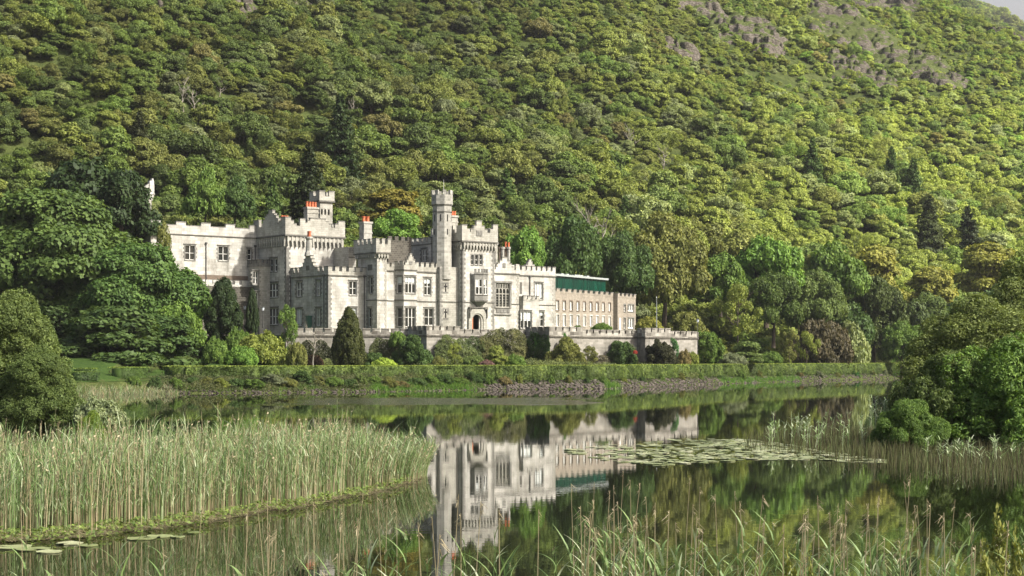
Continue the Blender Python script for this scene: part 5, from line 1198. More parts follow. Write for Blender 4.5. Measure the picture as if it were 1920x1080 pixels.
ng = bpy.data.node_groups.new('wood', 'GeometryNodeTree'); ng.interface.new_socket('Geometry', in_out='INPUT', socket_type='NodeSocketGeometry'); ng.interface.new_socket('Geometry', in_out='OUTPUT', socket_type='NodeSocketGeometry')
gn, gl_ = ng.nodes, ng.links; gi = gn.new('NodeGroupInput'); go = gn.new('NodeGroupOutput'); jn = gn.new('GeometryNodeJoinGeometry')
src = {}
for o in bpy.data.objects:
    if o.type == 'MESH' and o.name.startswith('crown') and o.data.name not in src: src[o.data.name] = o
srcs = [src[c[0].name] for kk in ('round', 'layer') for c in CR[kk] if c[0].name in src] + [src[c[0].name] for c in CR['airy'] if c[0].name in src][:1]
for o in srcs:
    oi = gn.new('GeometryNodeObjectInfo'); oi.inputs['Object'].default_value = o; oi.inputs['As Instance'].default_value = True; oi.transform_space = 'ORIGINAL'; gl_.new(oi.outputs['Geometry'], jn.inputs[0])
ip = gn.new('GeometryNodeInstanceOnPoints'); ip.inputs['Pick Instance'].default_value = True
def na(nm, ty):
    x = gn.new('GeometryNodeInputNamedAttribute'); x.data_type = ty; x.inputs[0].default_value = nm; return x.outputs['Attribute']
gl_.new(gi.outputs[0], ip.inputs['Points']); gl_.new(jn.outputs[0], ip.inputs['Instance']); gl_.new(na('which', 'INT'), ip.inputs['Instance Index']); gl_.new(na('sc', 'FLOAT_VECTOR'), ip.inputs['Scale'])
er = gn.new('FunctionNodeEulerToRotation'); gl_.new(na('rz', 'FLOAT_VECTOR'), er.inputs[0]); gl_.new(er.outputs[0], ip.inputs['Rotation']); gl_.new(ip.outputs[0], go.inputs[0])
md = wood.modifiers.new('wood', 'NODES'); md.node_group = ng
print('near', len(near), 'far', nF, 'src', len(srcs))
# undergrowth: short scrub between the crowns

# ------------------------------------------------------------------ hedges, bank plants and stones along the shore
def shore_pt(px, t):
    """world point t metres landward of the shoreline, seen in column px"""
    Ys = np.arange(150, 520, .25); X = (px - 960) / F * Ys; i = int(np.argmax(shore_d(X, Ys) > t)); return float(X[i]), float(Ys[i])
def hedge_mesh(name, pts, width, h, leaf, seed, ragged=.18, per_m2=95, ztop=None):
    rng = np.random.RandomState(seed); Ps = []; Ns = []; Rn = []
    P = np.array(pts, float); cV = []; cF = []
    for i in range(len(P) - 1):
        a, b = P[i], P[i + 1]; ln = np.linalg.norm(b - a); d = (b - a) / ln; nrm = np.array([d[1], -d[0]]); o_ = width / 2
        z0a, z0b = gz(*a) - .1, gz(*b) - .1; zt_a = ztop if ztop else z0a + h; zt_b = ztop if ztop else z0b + h
        k = len(cV); e = .5
        for (q, z0, zt) in ((a, z0a, zt_a), (b, z0b, zt_b)):
            for sg in (1, -1):
                w_ = q + nrm * (o_ - e) * sg; cV += [(w_[0], w_[1], z0), (w_[0], w_[1], zt - .12)]
        cF += [(k, k + 4, k + 5, k + 1), (k + 2, k + 3, k + 7, k + 6), (k + 1, k + 5, k + 7, k + 3), (k, k + 1, k + 3, k + 2), (k + 4, k + 6, k + 7, k + 5)]
        hh = (zt_a + zt_b - z0a - z0b) / 2
        for part_, area in (('front', ln * hh), ('top', ln * width), ('back', ln * hh * .4)):
            m_ = int(area * per_m2); s_ = rng.uniform(-.02, 1.02, m_); q = a + (b - a) * s_[:, None]; zt = zt_a + (zt_b - zt_a) * s_; z0 = z0a + (z0b - z0a) * s_
            if part_ == 'top':
                of = rng.uniform(-o_, o_, m_); z = zt + rng.normal(0, .025, m_); N_ = np.tile([0, 0, 1.], (m_, 1)); r_ = rng.uniform(.9, 1, m_)  # top leaves brightest: sunlight put into the leaf brightness
            else:
                sg = 1 if part_ == 'front' else -1; v = rng.uniform(0, 1, m_); z = z0 + v * (zt - z0)
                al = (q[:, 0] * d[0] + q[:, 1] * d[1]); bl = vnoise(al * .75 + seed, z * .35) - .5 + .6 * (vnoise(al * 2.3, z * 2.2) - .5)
                of = sg * (o_ + bl * ragged * 2.2 * np.minimum(1, (1 - v) * 4) - rng.exponential(.04, m_)); of = sg * np.maximum(sg * of, o_ - .42); N_ = np.tile([nrm[0] * sg, nrm[1] * sg, .3], (m_, 1)); r_ = np.clip(.12 + bl * 1.0 - .25 * (1 - v) + rng.uniform(-.12, .3, m_), 0, 1)  # face leaves darker, more so low down: shade put into their brightness
            w_ = q + nrm * of[:, None]; Ps.append(np.stack([w_[:, 0], w_[:, 1], z], 1)); Ns.append(N_); Rn.append(r_)
    P3 = np.concatenate(Ps); V = leaf_quads(P3, np.concatenate(Ns), leaf, rng, .6, .2, .7)
    nV = len(V); V = np.concatenate([V, np.array(cV)]); Fq = np.concatenate([np.arange(nV).reshape(-1, 4), np.array(cF) + nV])
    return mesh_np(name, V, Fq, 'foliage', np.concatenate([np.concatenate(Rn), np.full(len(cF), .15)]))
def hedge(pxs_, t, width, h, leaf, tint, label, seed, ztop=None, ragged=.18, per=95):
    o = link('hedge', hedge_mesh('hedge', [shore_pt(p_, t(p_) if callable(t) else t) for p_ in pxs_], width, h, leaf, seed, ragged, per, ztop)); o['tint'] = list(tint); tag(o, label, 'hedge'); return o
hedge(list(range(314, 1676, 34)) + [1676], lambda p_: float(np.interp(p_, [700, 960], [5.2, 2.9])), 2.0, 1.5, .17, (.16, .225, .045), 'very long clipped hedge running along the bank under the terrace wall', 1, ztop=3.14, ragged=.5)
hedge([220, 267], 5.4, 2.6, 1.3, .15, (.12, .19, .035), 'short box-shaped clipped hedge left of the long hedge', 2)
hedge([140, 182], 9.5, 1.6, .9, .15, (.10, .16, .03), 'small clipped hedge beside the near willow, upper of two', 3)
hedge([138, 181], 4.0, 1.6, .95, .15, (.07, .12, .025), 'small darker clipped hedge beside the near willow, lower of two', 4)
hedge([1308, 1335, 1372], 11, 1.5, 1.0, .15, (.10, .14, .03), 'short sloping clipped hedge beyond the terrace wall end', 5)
bank = [(330, 'mid', 44), (362, 'deep', 40), (388, 'olive', 36), (414, 'yel', 50), (446, 'deep', 34), (478, 'mid', 44), (512, 'grey', 54), (540, 'olive', 38), (566, 'deep', 42), (598, 'olive', 40), (626, 'mid', 46), (652, 'deep', 42), (676, 'blue', 36), (700, 'mid', 40), (726, 'olive', 46), (752, 'rust', 42), (780, 'deep', 48),
        (806, 'mid', 40), (832, 'deep', 44), (860, 'mid', 42), (888, 'deep', 44), (916, 'mid', 40), (946, 'rust', 38), (974, 'yel', 38), (1004, 'deep', 36), (1034, 'mid', 36), (1066, 'olive', 40), (1100, 'deep', 36), (1132, 'mid', 34), (1168, 'yel', 36), (1204, 'deep', 36), (1240, 'mid', 34), (1276, 'olive', 32), (1312, 'mid', 32), (1350, 'deep', 30), (1388, 'mid', 32), (1424, 'olive', 28), (1462, 'mid', 28), (1500, 'rust', 26), (1536, 'grey', 26), (1570, 'olive', 26), (1604, 'emer', 24), (1636, 'olive', 24), (1660, 'grey', 22), (290, 'deep', 40), (250, 'mid', 36)]
WD = {'mid': 'green', 'deep': 'dark green', 'olive': 'olive', 'yel': 'yellow-green', 'grey': 'greyish', 'blue': 'bluish', 'rust': 'rusty brown', 'emer': 'emerald'}
LB = [(265, 'under the box-shaped hedge'), (400, 'under the long hedge\'s left end'), (490, 'below the large rhododendron'), (590, 'below the bare sapling'), (654, 'below the conical cypress'), (720, 'below the lime shrub'), (800, 'below the first bastion'), (880, 'below the middle creeper'), (940, 'below the flat-topped little tree'), (1020, 'below the ivied bastion'), (1110, 'below the straggly wall shrub'), (1210, 'below the right-hand bastion'), (1300, 'below the terrace wall end'), (1390, 'below the airy garden tree'), (1495, 'below the two slender garden trees'), (1590, 'below the pale variegated tree'), (1660, 'at the long hedge\'s right tip')]
cnt = {}
for i, (px, tn, wpx) in enumerate(sorted(bank)):
    stony = 890 < px < 1340; t = rnd.uniform(1.5, 1.8) if px > 890 else rnd.uniform(1.2, 2.8)
    X, Y = shore_pt(px, t); lb = min(LB, key=lambda q: abs(q[0] - px))[1]; cnt[lb] = cnt.get(lb, 0) + 1
    o = plant('bush' if i % 3 else 'dome', X, Y, gz(X, Y) - .25, wpx * Y / F * (rnd.uniform(.75, 1.15) if px < 890 else rnd.uniform(.4, .8)), rnd.uniform(.9, 1.5) if px < 890 else rnd.uniform(.9, 1.6), [c * .9 for c in GR[tn]],
          '%s bank shrub %s, %s from the left' % (WD[tn], lb, ORD[cnt[lb] - 1] if cnt[lb] > 1 else 'first'), 'shrub', 'shrubs on the lake bank')
# creepers on the terrace wall
def creeper(px0, px1, y0, y1, Ya, Yb, tint, label, seed, thick=.5, name='creeper'):
    rng = np.random.RandomState(seed); m_ = int((px1 - px0) * (y1 - y0) * 1.9); u = rng.uniform(0, 1, m_); v = rng.uniform(0, 1, m_) ** .85
    top = y0 + (y1 - y0) * .30 * (fbm(u * 5 + seed, u * 0 + seed, 3) + .12) + 5 * (2 * u - 1) ** 4 * 3
    py = top + v * (y1 - top); Y = Ya + (Yb - Ya) * u; X = (px0 + (px1 - px0) * u - 960) / F * Y; z = EYE + (HOR - py) * Y / F
    bl = (fbm(X * .8 + seed, z * .8, 3) - .3) * thick * 1.9; nx, ny = (Yb - Ya), -((px1 - px0) / F * Ya); ln = math.hypot(nx, ny); of = .1 + np.maximum(bl, -.15) * (1 + v) + rng.exponential(.05, m_)
    P3 = np.stack([X + nx / ln * of, Y + ny / ln * of, z], 1); V = leaf_quads(P3, np.tile([nx / ln, ny / ln, .35], (m_, 1)), .2, rng, .7, .25, .7)
    o = link(name, mesh_np(name, V, np.arange(len(V)).reshape(-1, 4), 'foliage', np.clip(.3 + bl + rng.uniform(-.25, .3, m_), 0, 1))); o['tint'] = list(tint); tag(o, label, 'creeper', 'creepers on the terrace wall'); return o
creeper(690, 768, 622, 690, 241.5, 243.5, (.085, .105, .035), 'brown-green creeper over the shaded wall left of the first bastion', 1)
creeper(812, 905, 618, 690, 240, 247, (.095, .13, .04), 'olive-brown creeper sprawling right of the first bastion', 2, .8)
creeper(895, 986, 608, 690, 247, 251, (.115, .125, .042), 'brownish creeper reaching the battlement of the middle wall', 3, .7)
creeper(990, 1034, 611, 690, 252.0, 248.2, (.07, .13, .032), 'dark ivy covering the shaded side of the ivied bastion', 4, .5, 'ivy')
creeper(1002, 1062, 608, 672, 250.6, 251.0, (.085, .22, .035), 'bright green ivy hanging over the corner of the middle bastion', 5, .5, 'ivy')
creeper(1034, 1076, 655, 690, 248.8, 252, (.07, .10, .03), 'dark creeper at the foot of the ivied bastion', 6, .8)
creeper(1150, 1192, 640, 690, 259, 262, (.075, .10, .035), 'climbing rose tangle left of the right-hand bastion', 7, .7)
creeper(1095, 1150, 662, 690, 256.5, 259, (.13, .12, .07), 'thin dry creeper on the pale wall above the hedge', 8, .5)
creeper(560, 622, 628, 690, 239, 240, (.05, .06, .025), 'dark creeper on the shaded wall left of the conical cypress', 9, .6)
rngu = np.random.RandomState(77); m_ = 26000; q = rngu.uniform(545, 1310, m_); Yw = np.interp(q, [545, 765, 800, 862, 985, 1030, 1092, 1195, 1210, 1257, 1306], [238, 242, 238, 241, 250, 247, 251, 261, 260, 264, 270]); Yu = Yw - rngu.uniform(0, 6, m_)
Xu = (q - 960) / F * Yu; hu = .2 + 2.2 * np.maximum(0, fbm(Xu * .35, Yu * .35, 4) - .25) + .5 * vnoise(Xu * 1.7, Yu * 1.7); zu = ground(Xu, Yu) + hu * rngu.uniform(.15, 1, m_) ** .6
V = leaf_quads(np.stack([Xu, Yu, zu], 1), np.tile([.1, -.6, .8], (m_, 1)), .19, rngu, .8, .3, .65); o = link('undergrowth', mesh_np('undergrowth', V, np.arange(len(V)).reshape(-1, 4), 'foliage', np.clip(vnoise(Xu * .9, Yu) + rngu.uniform(-.25, .25, m_), 0, 1))); o['tint'] = [.12, .15, .045]; tag(o, 'mixed low garden plants filling the border under the terrace wall', 'undergrowth', kind='stuff')
def bank_growth(pxr, tr, m_, hmax, tint, label, seed):
    rg = np.random.RandomState(seed); pts = np.array([shore_pt(a_, b_) for a_, b_ in zip(rg.uniform(*pxr, m_ // 12), rg.uniform(*tr, m_ // 12))]); pts = np.repeat(pts, 12, 0) + rg.normal(0, .3, (len(pts) * 12, 2)); k_ = len(pts)
    hb = .08 + hmax * np.maximum(0, fbm(pts[:, 0] * .6 + seed, pts[:, 1] * .6, 3) - .15) * 1.6; z_b = ground(pts[:, 0], pts[:, 1]) + hb * rg.uniform(.1, 1, k_)
    V = leaf_quads(np.stack([pts[:, 0], pts[:, 1], z_b], 1), np.tile([.1, -.6, .7], (k_, 1)), .16, rg, .8, .3, .6); o = link('bank_growth', mesh_np('bank_growth', V, np.arange(len(V)).reshape(-1, 4), 'foliage', np.clip(vnoise(pts[:, 0] * .8, pts[:, 1]) * .9 + rg.uniform(-.3, .3, k_), 0, 1))); o['tint'] = list(tint); tag(o, label, 'undergrowth', kind='stuff')
bank_growth((285, 910), (.2, 4.0), 30000, .8, (.085, .10, .034), 'tangled dark low growth on the bank below the left half of the long hedge', 3)
bank_growth((900, 1670), (1.3, 2.1), 7000, .4, (.075, .10, .03), 'tangled low growth above the stones below the right half of the long hedge', 4)
# stones at the water's edge
def stones(n_, pxr, tr, seed, sr=(.12, .34)):
    rr = random.Random(seed); V = []; Fq = []
    base = [(0, 0, 1)] + [(math.cos(a) * .9, math.sin(a) * .9, .35) for a in [i * 1.2566 for i in range(5)]] + [(math.cos(a) * .95, math.sin(a) * .95, -.35) for a in [i * 1.2566 + .6 for i in range(5)]] + [(0, 0, -1)]
    tri = [(0, 1, 2), (0, 2, 3), (0, 3, 4), (0, 4, 5), (0, 5, 1), (1, 6, 2), (2, 7, 3), (3, 8, 4), (4, 9, 5), (5, 10, 1), (2, 6, 7), (3, 7, 8), (4, 8, 9), (5, 9, 10), (1, 10, 6), (11, 7, 6), (11, 8, 7), (11, 9, 8), (11, 10, 9), (11, 6, 10)]
    for i in range(n_):
        px = rr.uniform(*pxr); t = rr.uniform(*tr); X, Y = shore_pt(px, t); z = gz(X, Y); s_ = rr.uniform(*sr) * (1.35 if rr.random() < .1 else 1); a = rr.uniform(0, 6.28); sy, sz = rr.uniform(.6, 1), rr.uniform(.45, .8); b = len(V)
        for p_ in base:
            x, y, zz_ = [c * rr.uniform(.75, 1.2) for c in p_]; y *= sy; V.append((X + s_ * (x * math.cos(a) - y * math.sin(a)), Y + s_ * (x * math.sin(a) + y * math.cos(a)), z + .05 + s_ * zz_ * sz))
        Fq += [(b + i_, b + j, b + k) for i_, j, k in tri]
    return V, Fq
V1, F1 = stones(1500, (885, 1350), (-.2, 2.3), 1, (.13, .30)); V2, F2 = stones(500, (1350, 1690), (-.3, 1.9), 2, (.12, .3)); V3, F3 = stones(330, (270, 890), (-.3, .5), 3, (.1, .22))
Va = np.array(V1 + V2 + V3); Fa = np.array(F1 + [tuple(i + len(V1) for i in f) for f in F2] + [tuple(i + len(V1) + len(V2) for i in f) for f in F3])
tag(link('bank_stones', mesh_np('bank_stones', Va, Fa, 'pebble')), 'loose grey and brown stones along the water\'s edge of the bank', 'stones', kind='stuff')

# ------------------------------------------------------------------ grasses, reeds, sedges
def blades(P, h, lean, wd, rng, segs=3, bend=1.8, tip=.1, az=None):
    n_ = len(P); a = rng.uniform(0, 2 * np.pi, n_) if az is None else az; side = np.stack([np.cos(a), np.sin(a), 0 * a], 1)
    ts = np.linspace(0, 1, segs + 1); V = np.empty((n_, segs + 1, 2, 3))
    for i, t in enumerate(ts):
        c = P + lean * (t ** bend)[..., None] if np.ndim(t) else P + lean * t ** bend
        hz = h * (t if True else 0) * np.sqrt(np.maximum(.05, 1 - (np.linalg.norm(lean, axis=1) / np.maximum(h, .01) * .6 * t) ** 2)); c = c + np.stack([0 * hz, 0 * hz, hz], 1)
        w_ = (wd * (1 - (1 - tip) * t ** 2))[:, None] * .5
        V[:, i, 0] = c - side * w_; V[:, i, 1] = c + side * w_
    b = (np.arange(n_) * (segs + 1) * 2)[:, None] + (np.arange(segs) * 2)[None]; b = b.ravel()
    return V.reshape(-1, 3), np.stack([b, b + 1, b + 3, b + 2], 1), segs
def merge(parts):
    Vs, Fs, Rs, o = [], [], [], 0
    for V, Fq, r in parts: Vs.append(V); Fs.append(Fq + o); Rs.append(r); o += len(V)
    return np.concatenate(Vs), np.concatenate(Fs), np.concatenate(Rs)
def mixmat(name, stops, trans=.25):
    m, n, l = newmat(name); b = n.new('ShaderNodeAttribute'); b.attribute_type = 'GEOMETRY'; b.attribute_name = 'rnd'
    c = ramp(n, l, b.outputs['Fac'], stops); p = n.new('ShaderNodeBsdfPrincipled'); p.inputs['Roughness'].default_value = .55; p.inputs['Specular IOR Level'].default_value = .3; l.new(c, p.inputs['Base Color'])
    t = n.new('ShaderNodeBsdfTranslucent'); l.new(c, t.inputs['Color']); mx = n.new('ShaderNodeMixShader'); mx.inputs[0].default_value = trans; l.new(p.outputs[0], mx.inputs[1]); l.new(t.outputs[0], mx.inputs[2]); o = n.new('ShaderNodeOutputMaterial'); l.new(mx.outputs[0], o.inputs[0])
mixmat('reed_mix', [(0, (.30, .24, .13)), (.3, (.46, .40, .25)), (.45, (.20, .19, .09)), (.5, (.10, .18, .045)), (.78, (.20, .29, .10)), (1, (.48, .53, .34))])
mixmat('sedge_mix', [(0, (.045, .038, .018)), (.5, (.09, .085, .032)), (.85, (.11, .14, .045)), (1, (.26, .26, .15))])
mixmat('grass_mix', [(0, (.05, .13, .012)), (.6, (.11, .25, .025)), (1, (.22, .30, .06))])
def bed(px_pts, n_, seed, hr, stem_h=None):
    """random points in the polygon strip: px_pts = (px, near row, depth in metres)"""
    rng = np.random.RandomState(seed); pxs_ = np.array([p_[0] for p_ in px_pts]); Yn = np.array([EYE * F / (p_[1] - HOR) for p_ in px_pts]); dp = np.array([p_[2] for p_ in px_pts])
    px = rng.uniform(pxs_[0], pxs_[-1], n_); Y0 = np.interp(px, pxs_, Yn); Y = Y0 + np.interp(px, pxs_, dp) * rng.uniform(0, 1, n_) ** .9; X = (px - 960) / F * Y
    return rng, X, Y, px
BED = [(-260, 1042, 9), (0, 1012, 9), (140, 1004, 9), (300, 992, 9.5), (450, 968, 9.5), (560, 952, 9), (660, 928, 7.5), (720, 918, 6), (775, 905, 4), (800, 893, 1.2)]
BED = [(float(q_), float(np.interp(q_, [b_[0] for b_ in BED], [b_[1] for b_ in BED])) + 22 * (float(fbm(q_ * .022, 3.3, 3)) - .45) * (q_ < 770), float(np.interp(q_, [b_[0] for b_ in BED], [b_[2] for b_ in BED]))) for q_ in np.linspace(-260, 800, 80)]
rng, X, Y, px = bed(BED, 7200, 21, None)
cl = fbm(X * .9, Y * .9, 3); edge = np.interp(px, [-300, 640, 740, 800], [1, 1, .72, .55])
hh = (1.45 + 1.05 * cl + rng.normal(0, .2, len(X)) + np.where(rng.uniform(0, 1, len(X)) < .05, .35, 0)) * edge
P3 = np.stack([X, Y, -0.1 + 0 * X], 1); ln_ = np.stack([rng.normal(.05, .12, len(X)) + np.interp(px, [640, 800], [0, .45]), rng.normal(0, .1, len(X)), 0 * X], 1)
pr = []
V, Fq, sg = blades(P3, hh, ln_ * hh[:, None] * .6, np.full(len(X), .016), rng, 3, 2.0, .5, az=rng.normal(0, .5, len(X))); pr.append((V, Fq, np.repeat(np.where(rng.uniform(0, 1, len(X)) < .52, rng.uniform(0, .42, len(X)), rng.uniform(.5, .95, len(X))), sg)))
for k in range(5):       # leaves leaving the stalk at several heights
    f = rng.uniform(.25, .92, len(X)); sel = rng.uniform(0, 1, len(X)) < np.interp(px, [0, 600, 800], [.78, .9, 1]); b = (P3 + np.stack([ln_[:, 0] * hh * .6 * f ** 2, ln_[:, 1] * hh * .6 * f ** 2, hh * f], 1))[sel]
    L = rng.uniform(.25, .6, len(b)); a = rng.uniform(0, 2 * np.pi, len(b)); out_ = L * rng.uniform(.3, 1.0, len(b)); le = np.stack([np.cos(a) * out_, np.sin(a) * out_, 0 * a], 1)
    V, Fq, sg = blades(b, L * rng.uniform(.3, 1.0, len(b)), le, np.full(len(b), .022), rng, 3, 1.3, .05, az=a + 1.57 + rng.normal(0, .5, len(b))); pr.append((V, Fq, np.repeat(rng.uniform(.48, 1, len(b)), sg)))
sel = rng.uniform(0, 1, len(X)) < .2; b = (P3 + np.stack([ln_[:, 0] * hh * .6, ln_[:, 1] * hh * .6, hh * .97], 1))[sel]; a = rng.normal(.3, 1, len(b))
V, Fq, sg = blades(b, np.full(len(b), .13), np.stack([np.cos(a) * .12, np.sin(a) * .12, 0 * a - .06], 1), np.full(len(b), .05), rng, 2, 1.5, .2); pr.append((V, Fq, np.repeat(rng.uniform(.05, .35, len(b)), sg)))
V, Fq, r_ = merge(pr); tag(link('reed_bed', mesh_np('reed_bed', V, Fq, 'reed_mix', r_)), 'tall pale green and straw coloured reed bed filling the left shallows', 'reeds', kind='stuff')
# mud under the reeds and low marsh plants along its edge
mv = []; mf = []
bp = [p_[0] for p_ in BED]; by = [EYE * F / (p_[1] - HOR) for p_ in BED]; bd = [p_[2] for p_ in BED]
for i, q in enumerate(np.linspace(-260, 792, 90)):
    y0 = np.interp(q, bp, by); dd = np.interp(q, bp, bd)
    for j, t in enumerate((-1.2, -.5, 0, .4, .8, 1.1)):
        yv = y0 + (t if t <= 0 else t * dd) + .35 * math.sin(q * .05) * (t < 0); mv.append(((q - 960) / F * yv, yv, (-.35, -.12, .02, .05, .03, -.2)[j] + .05 * float(vnoise(q * .2, j))))
for i in range(89):
    for j in range(5): k = i * 6 + j; mf.append((k, k + 6, k + 7, k + 1))
tag(link('marsh_ground', mesh_np('marsh_ground', np.array(mv), np.array(mf), 'mud', smooth=True)), kind='structure')
n_ = 5200; q = rng.uniform(-250, 770, n_); y0 = np.interp(q, bp, by); dens_ = fbm(q * .03, q * 0, 3); t = rng.uniform(-.7, 1.3, n_) * (.25 + 1.9 * dens_) - .4 * (fbm(q * .11, q * 0 + 3, 2) - .3); keep = (rng.uniform(0, 1, n_) < .35 + dens_); q, y0, t = q[keep], y0[keep], t[keep]; yv = y0 + t
P4 = np.stack([(q - 960) / F * yv, yv, rng.uniform(.03, .30, len(q)) * (1 - abs(t) * .5)], 1)
V = leaf_quads(P4, np.tile([0, -.3, 1.], (len(q), 1)), .11, rng, .55, .3, .55)
lv = link('marsh_plants', mesh_np('marsh_plants', V, np.arange(len(V)).reshape(-1, 4), 'foliage', rng.uniform(.2, 1, len(q)))); lv['tint'] = [.13, .19, .045]; tag(lv, 'low broad-leaved marsh plants floating along the edge of the reed bed', 'marsh plants', kind='stuff')
rngd = np.random.RandomState(5); n_ = 3600; q = rngd.uniform(-250, 795, n_); yv = np.interp(q, bp, by) + rngd.uniform(-.7, 1.0, n_); a = rngd.normal(0, .5, n_) + (rngd.uniform(0, 1, n_) > .5) * np.pi; L = rngd.uniform(.2, .8, n_)
V, Fq, sg = blades(np.stack([(q - 960) / F * yv, yv, .05 + 0 * q], 1), rngd.uniform(.03, .3, n_), np.stack([np.cos(a) * L, np.sin(a) * L * .5, 0 * a], 1), np.full(n_, .016), rngd, 3, 1.2, .3, az=np.full(n_, 1.57)); tag(link('dead_reeds', mesh_np('dead_reeds', V, Fq, 'reed_mix', np.repeat(rngd.uniform(0, .45, n_), sg))), 'broken straw coloured reed litter lying along the edge of the reed bed', 'dead reeds', kind='stuff')
# sedge bed in the right shallows
SB = [(1395, 846, 14), (1480, 856, 26), (1600, 872, 32), (1760, 892, 34), (1920, 905, 34), (2150, 925, 34)]
rng, X, Y, px = bed(SB, 12000, 31, None); keep = rng.uniform(0, 1, len(X)) < np.interp(px, [1395, 1500, 1650], [.22, .5, 1]); X, Y, px = X[keep], Y[keep], px[keep]; n_ = len(X)
hh = rng.uniform(.2, .6, n_) * (.8 + .5 * fbm(X * .3, Y * .3)) * np.where(rng.uniform(0, 1, n_) < .04, 1.7, 1)
V, Fq, sg = blades(np.stack([X, Y, 0 * X - .03], 1), hh, np.stack([rng.normal(0, .13, n_), rng.normal(0, .1, n_), 0 * X], 1) * hh[:, None], np.full(n_, .017), rng, 2, 1.8, .4, az=rng.normal(0, .5, n_))
tag(link('sedge_bed', mesh_np('sedge_bed', V, Fq, 'sedge_mix', np.repeat(rng.uniform(0, .9, n_), sg))), 'thin brown-green sedge standing in the right shallows', 'sedge', kind='stuff')
# a few leafy reeds at the right margin bushes
def leafy(name, px0, px1, Y0_, Y1_, n_, hmin, hmax, seed, label):
    rng = np.random.RandomState(seed); Y = rng.uniform(Y0_, Y1_, n_); X = (rng.uniform(px0, px1, n_) - 960) / F * Y; hh = rng.uniform(hmin, hmax, n_); P_ = np.stack([X, Y, 0 * X], 1); pr = []
    V, Fq, sg = blades(P_, hh, np.stack([rng.normal(0, .15, n_), 0 * X, 0 * X], 1), np.full(n_, .03), rng, 2, 2, .5, az=0 * X); pr.append((V, Fq, np.repeat(rng.uniform(.6, 1, n_), sg)))
    for k in range(6):
        f = rng.uniform(.3, 1, n_); a = rng.uniform(0, 6.28, n_); L = rng.uniform(.2, .5, n_)
        V, Fq, sg = blades(P_ + np.stack([0 * X, 0 * X, hh * f], 1), L * .7, np.stack([np.cos(a) * L, np.sin(a) * L, 0 * a], 1), np.full(n_, .05), rng, 3, 1.4, .1, az=a + 1.57); pr.append((V, Fq, np.repeat(rng.uniform(.7, 1, n_), sg)))
    V, Fq, r_ = merge(pr); tag(link(name, mesh_np(name, V, Fq, 'reed_mix', r_)), label, 'reeds', kind='stuff')
leafy('margin_reeds', 1630, 1670, 95, 104, 26, 1.2, 1.9, 1, 'pale leafy reeds standing at the left tip of the right bushes')
leafy('margin_reeds', 1440, 1620, 74, 96, 46, .7, 1.4, 2, 'scattered pale leafy reeds rising from the sedge beyond the lily pads')
leafy('margin_reeds', 1720, 1930, 64, 72, 30, .45, .95, 3, 'whitish leafy reeds in front of the right rhododendrons')
# bright grass at the shore
def tufts(pxr, tr, n_, hr, seed, label, mat='grass_mix', wd=.05, name='shore_grass'):
    rng = np.random.RandomState(seed); pts = []
    for i in range(n_ // 9):
        x, y = shore_pt(rng.uniform(*pxr), rng.uniform(*tr))
        pts += [(x + rng.normal(0, .25), y + rng.normal(0, .25)) for _ in range(9)]
    P_ = np.array(pts); z = ground(P_[:, 0], P_[:, 1]); k = len(P_); hh = rng.uniform(*hr, k)
    V, Fq, sg = blades(np.stack([P_[:, 0], P_[:, 1], z - .02], 1), hh, np.stack([rng.normal(0, .5, k), rng.normal(-.1, .4, k), 0 * z], 1) * hh[:, None], np.full(k, wd), rng, 2, 1.6, .15, az=rng.normal(0, .6, k))
    tag(link(name, mesh_np(name, V, Fq, mat, np.repeat(rng.uniform(0, 1, k), sg))), label, 'grass', kind='stuff')
tufts((700, 905), (.1, 1.5), 5200, (.3, .6), 1, 'bright green grass along the water\'s edge below the first bastion')
tufts((1350, 1500), (.1, 1.3), 2600, (.3, .6), 2, 'bright green grass at the water\'s edge below the airy garden tree')
tufts((1672, 1800), (.8, 9), 9000, (.35, .8), 3, 'sunlit long grass on the far right shore', wd=.07)
tufts((135, 330), (-2.0, 1.0), 1500, (.5, 1.0), 4, 'pale reeds at the far left water\'s edge', 'reed_mix', .05, 'shore_reeds')
tufts((300, 700), (.3, 2.6), 1600, (.2, .45), 5, 'rough green growth on the bank under the left half of the long hedge')
tufts((1138, 1160), (.0, .5), 300, (.5, .9), 6, 'clump of vivid green rushes among the bank stones', wd=.06)
tufts((905, 1670), (1.2, 2.0), 1500, (.15, .4), 7, 'rough green growth above the stones under the long hedge', wd=.05)
# lily pads
def pad_mesh(seed):
    rr = random.Random(seed); k = 12; V = [(0, 0, 0)]; 
    for i in range(k + 1): a = .25 + (2 * math.pi - .5) * i / k; r = rr.uniform(.92, 1.05); V.append((r * math.cos(a), r * math.sin(a), rr.uniform(0, .02)))
    me = bpy.data.meshes.new('lily_pad'); me.from_pydata([tuple(v) for v in V] + [(x * .97, y * .97, -.012) for x, y, z in V], [], [(0, i, i + 1) for i in range(1, k + 1)] + [(i, k + 2 + i, k + 3 + i, i + 1) for i in range(1, k + 1)]); me.materials.append(MATS['lily_leaf']); me.update(); return me
m, n, l = newmat('lily_leaf'); oi = n.new('ShaderNodeObjectInfo'); finish(n, l, ramp(n, l, oi.outputs['Random'], [(0, (.12, .15, .05)), (.5, (.28, .31, .15)), (1, (.46, .46, .30))]), .32, None, spec=.5)
PM = [pad_mesh(i) for i in range(4)]
r6 = random.Random(6); k = 0
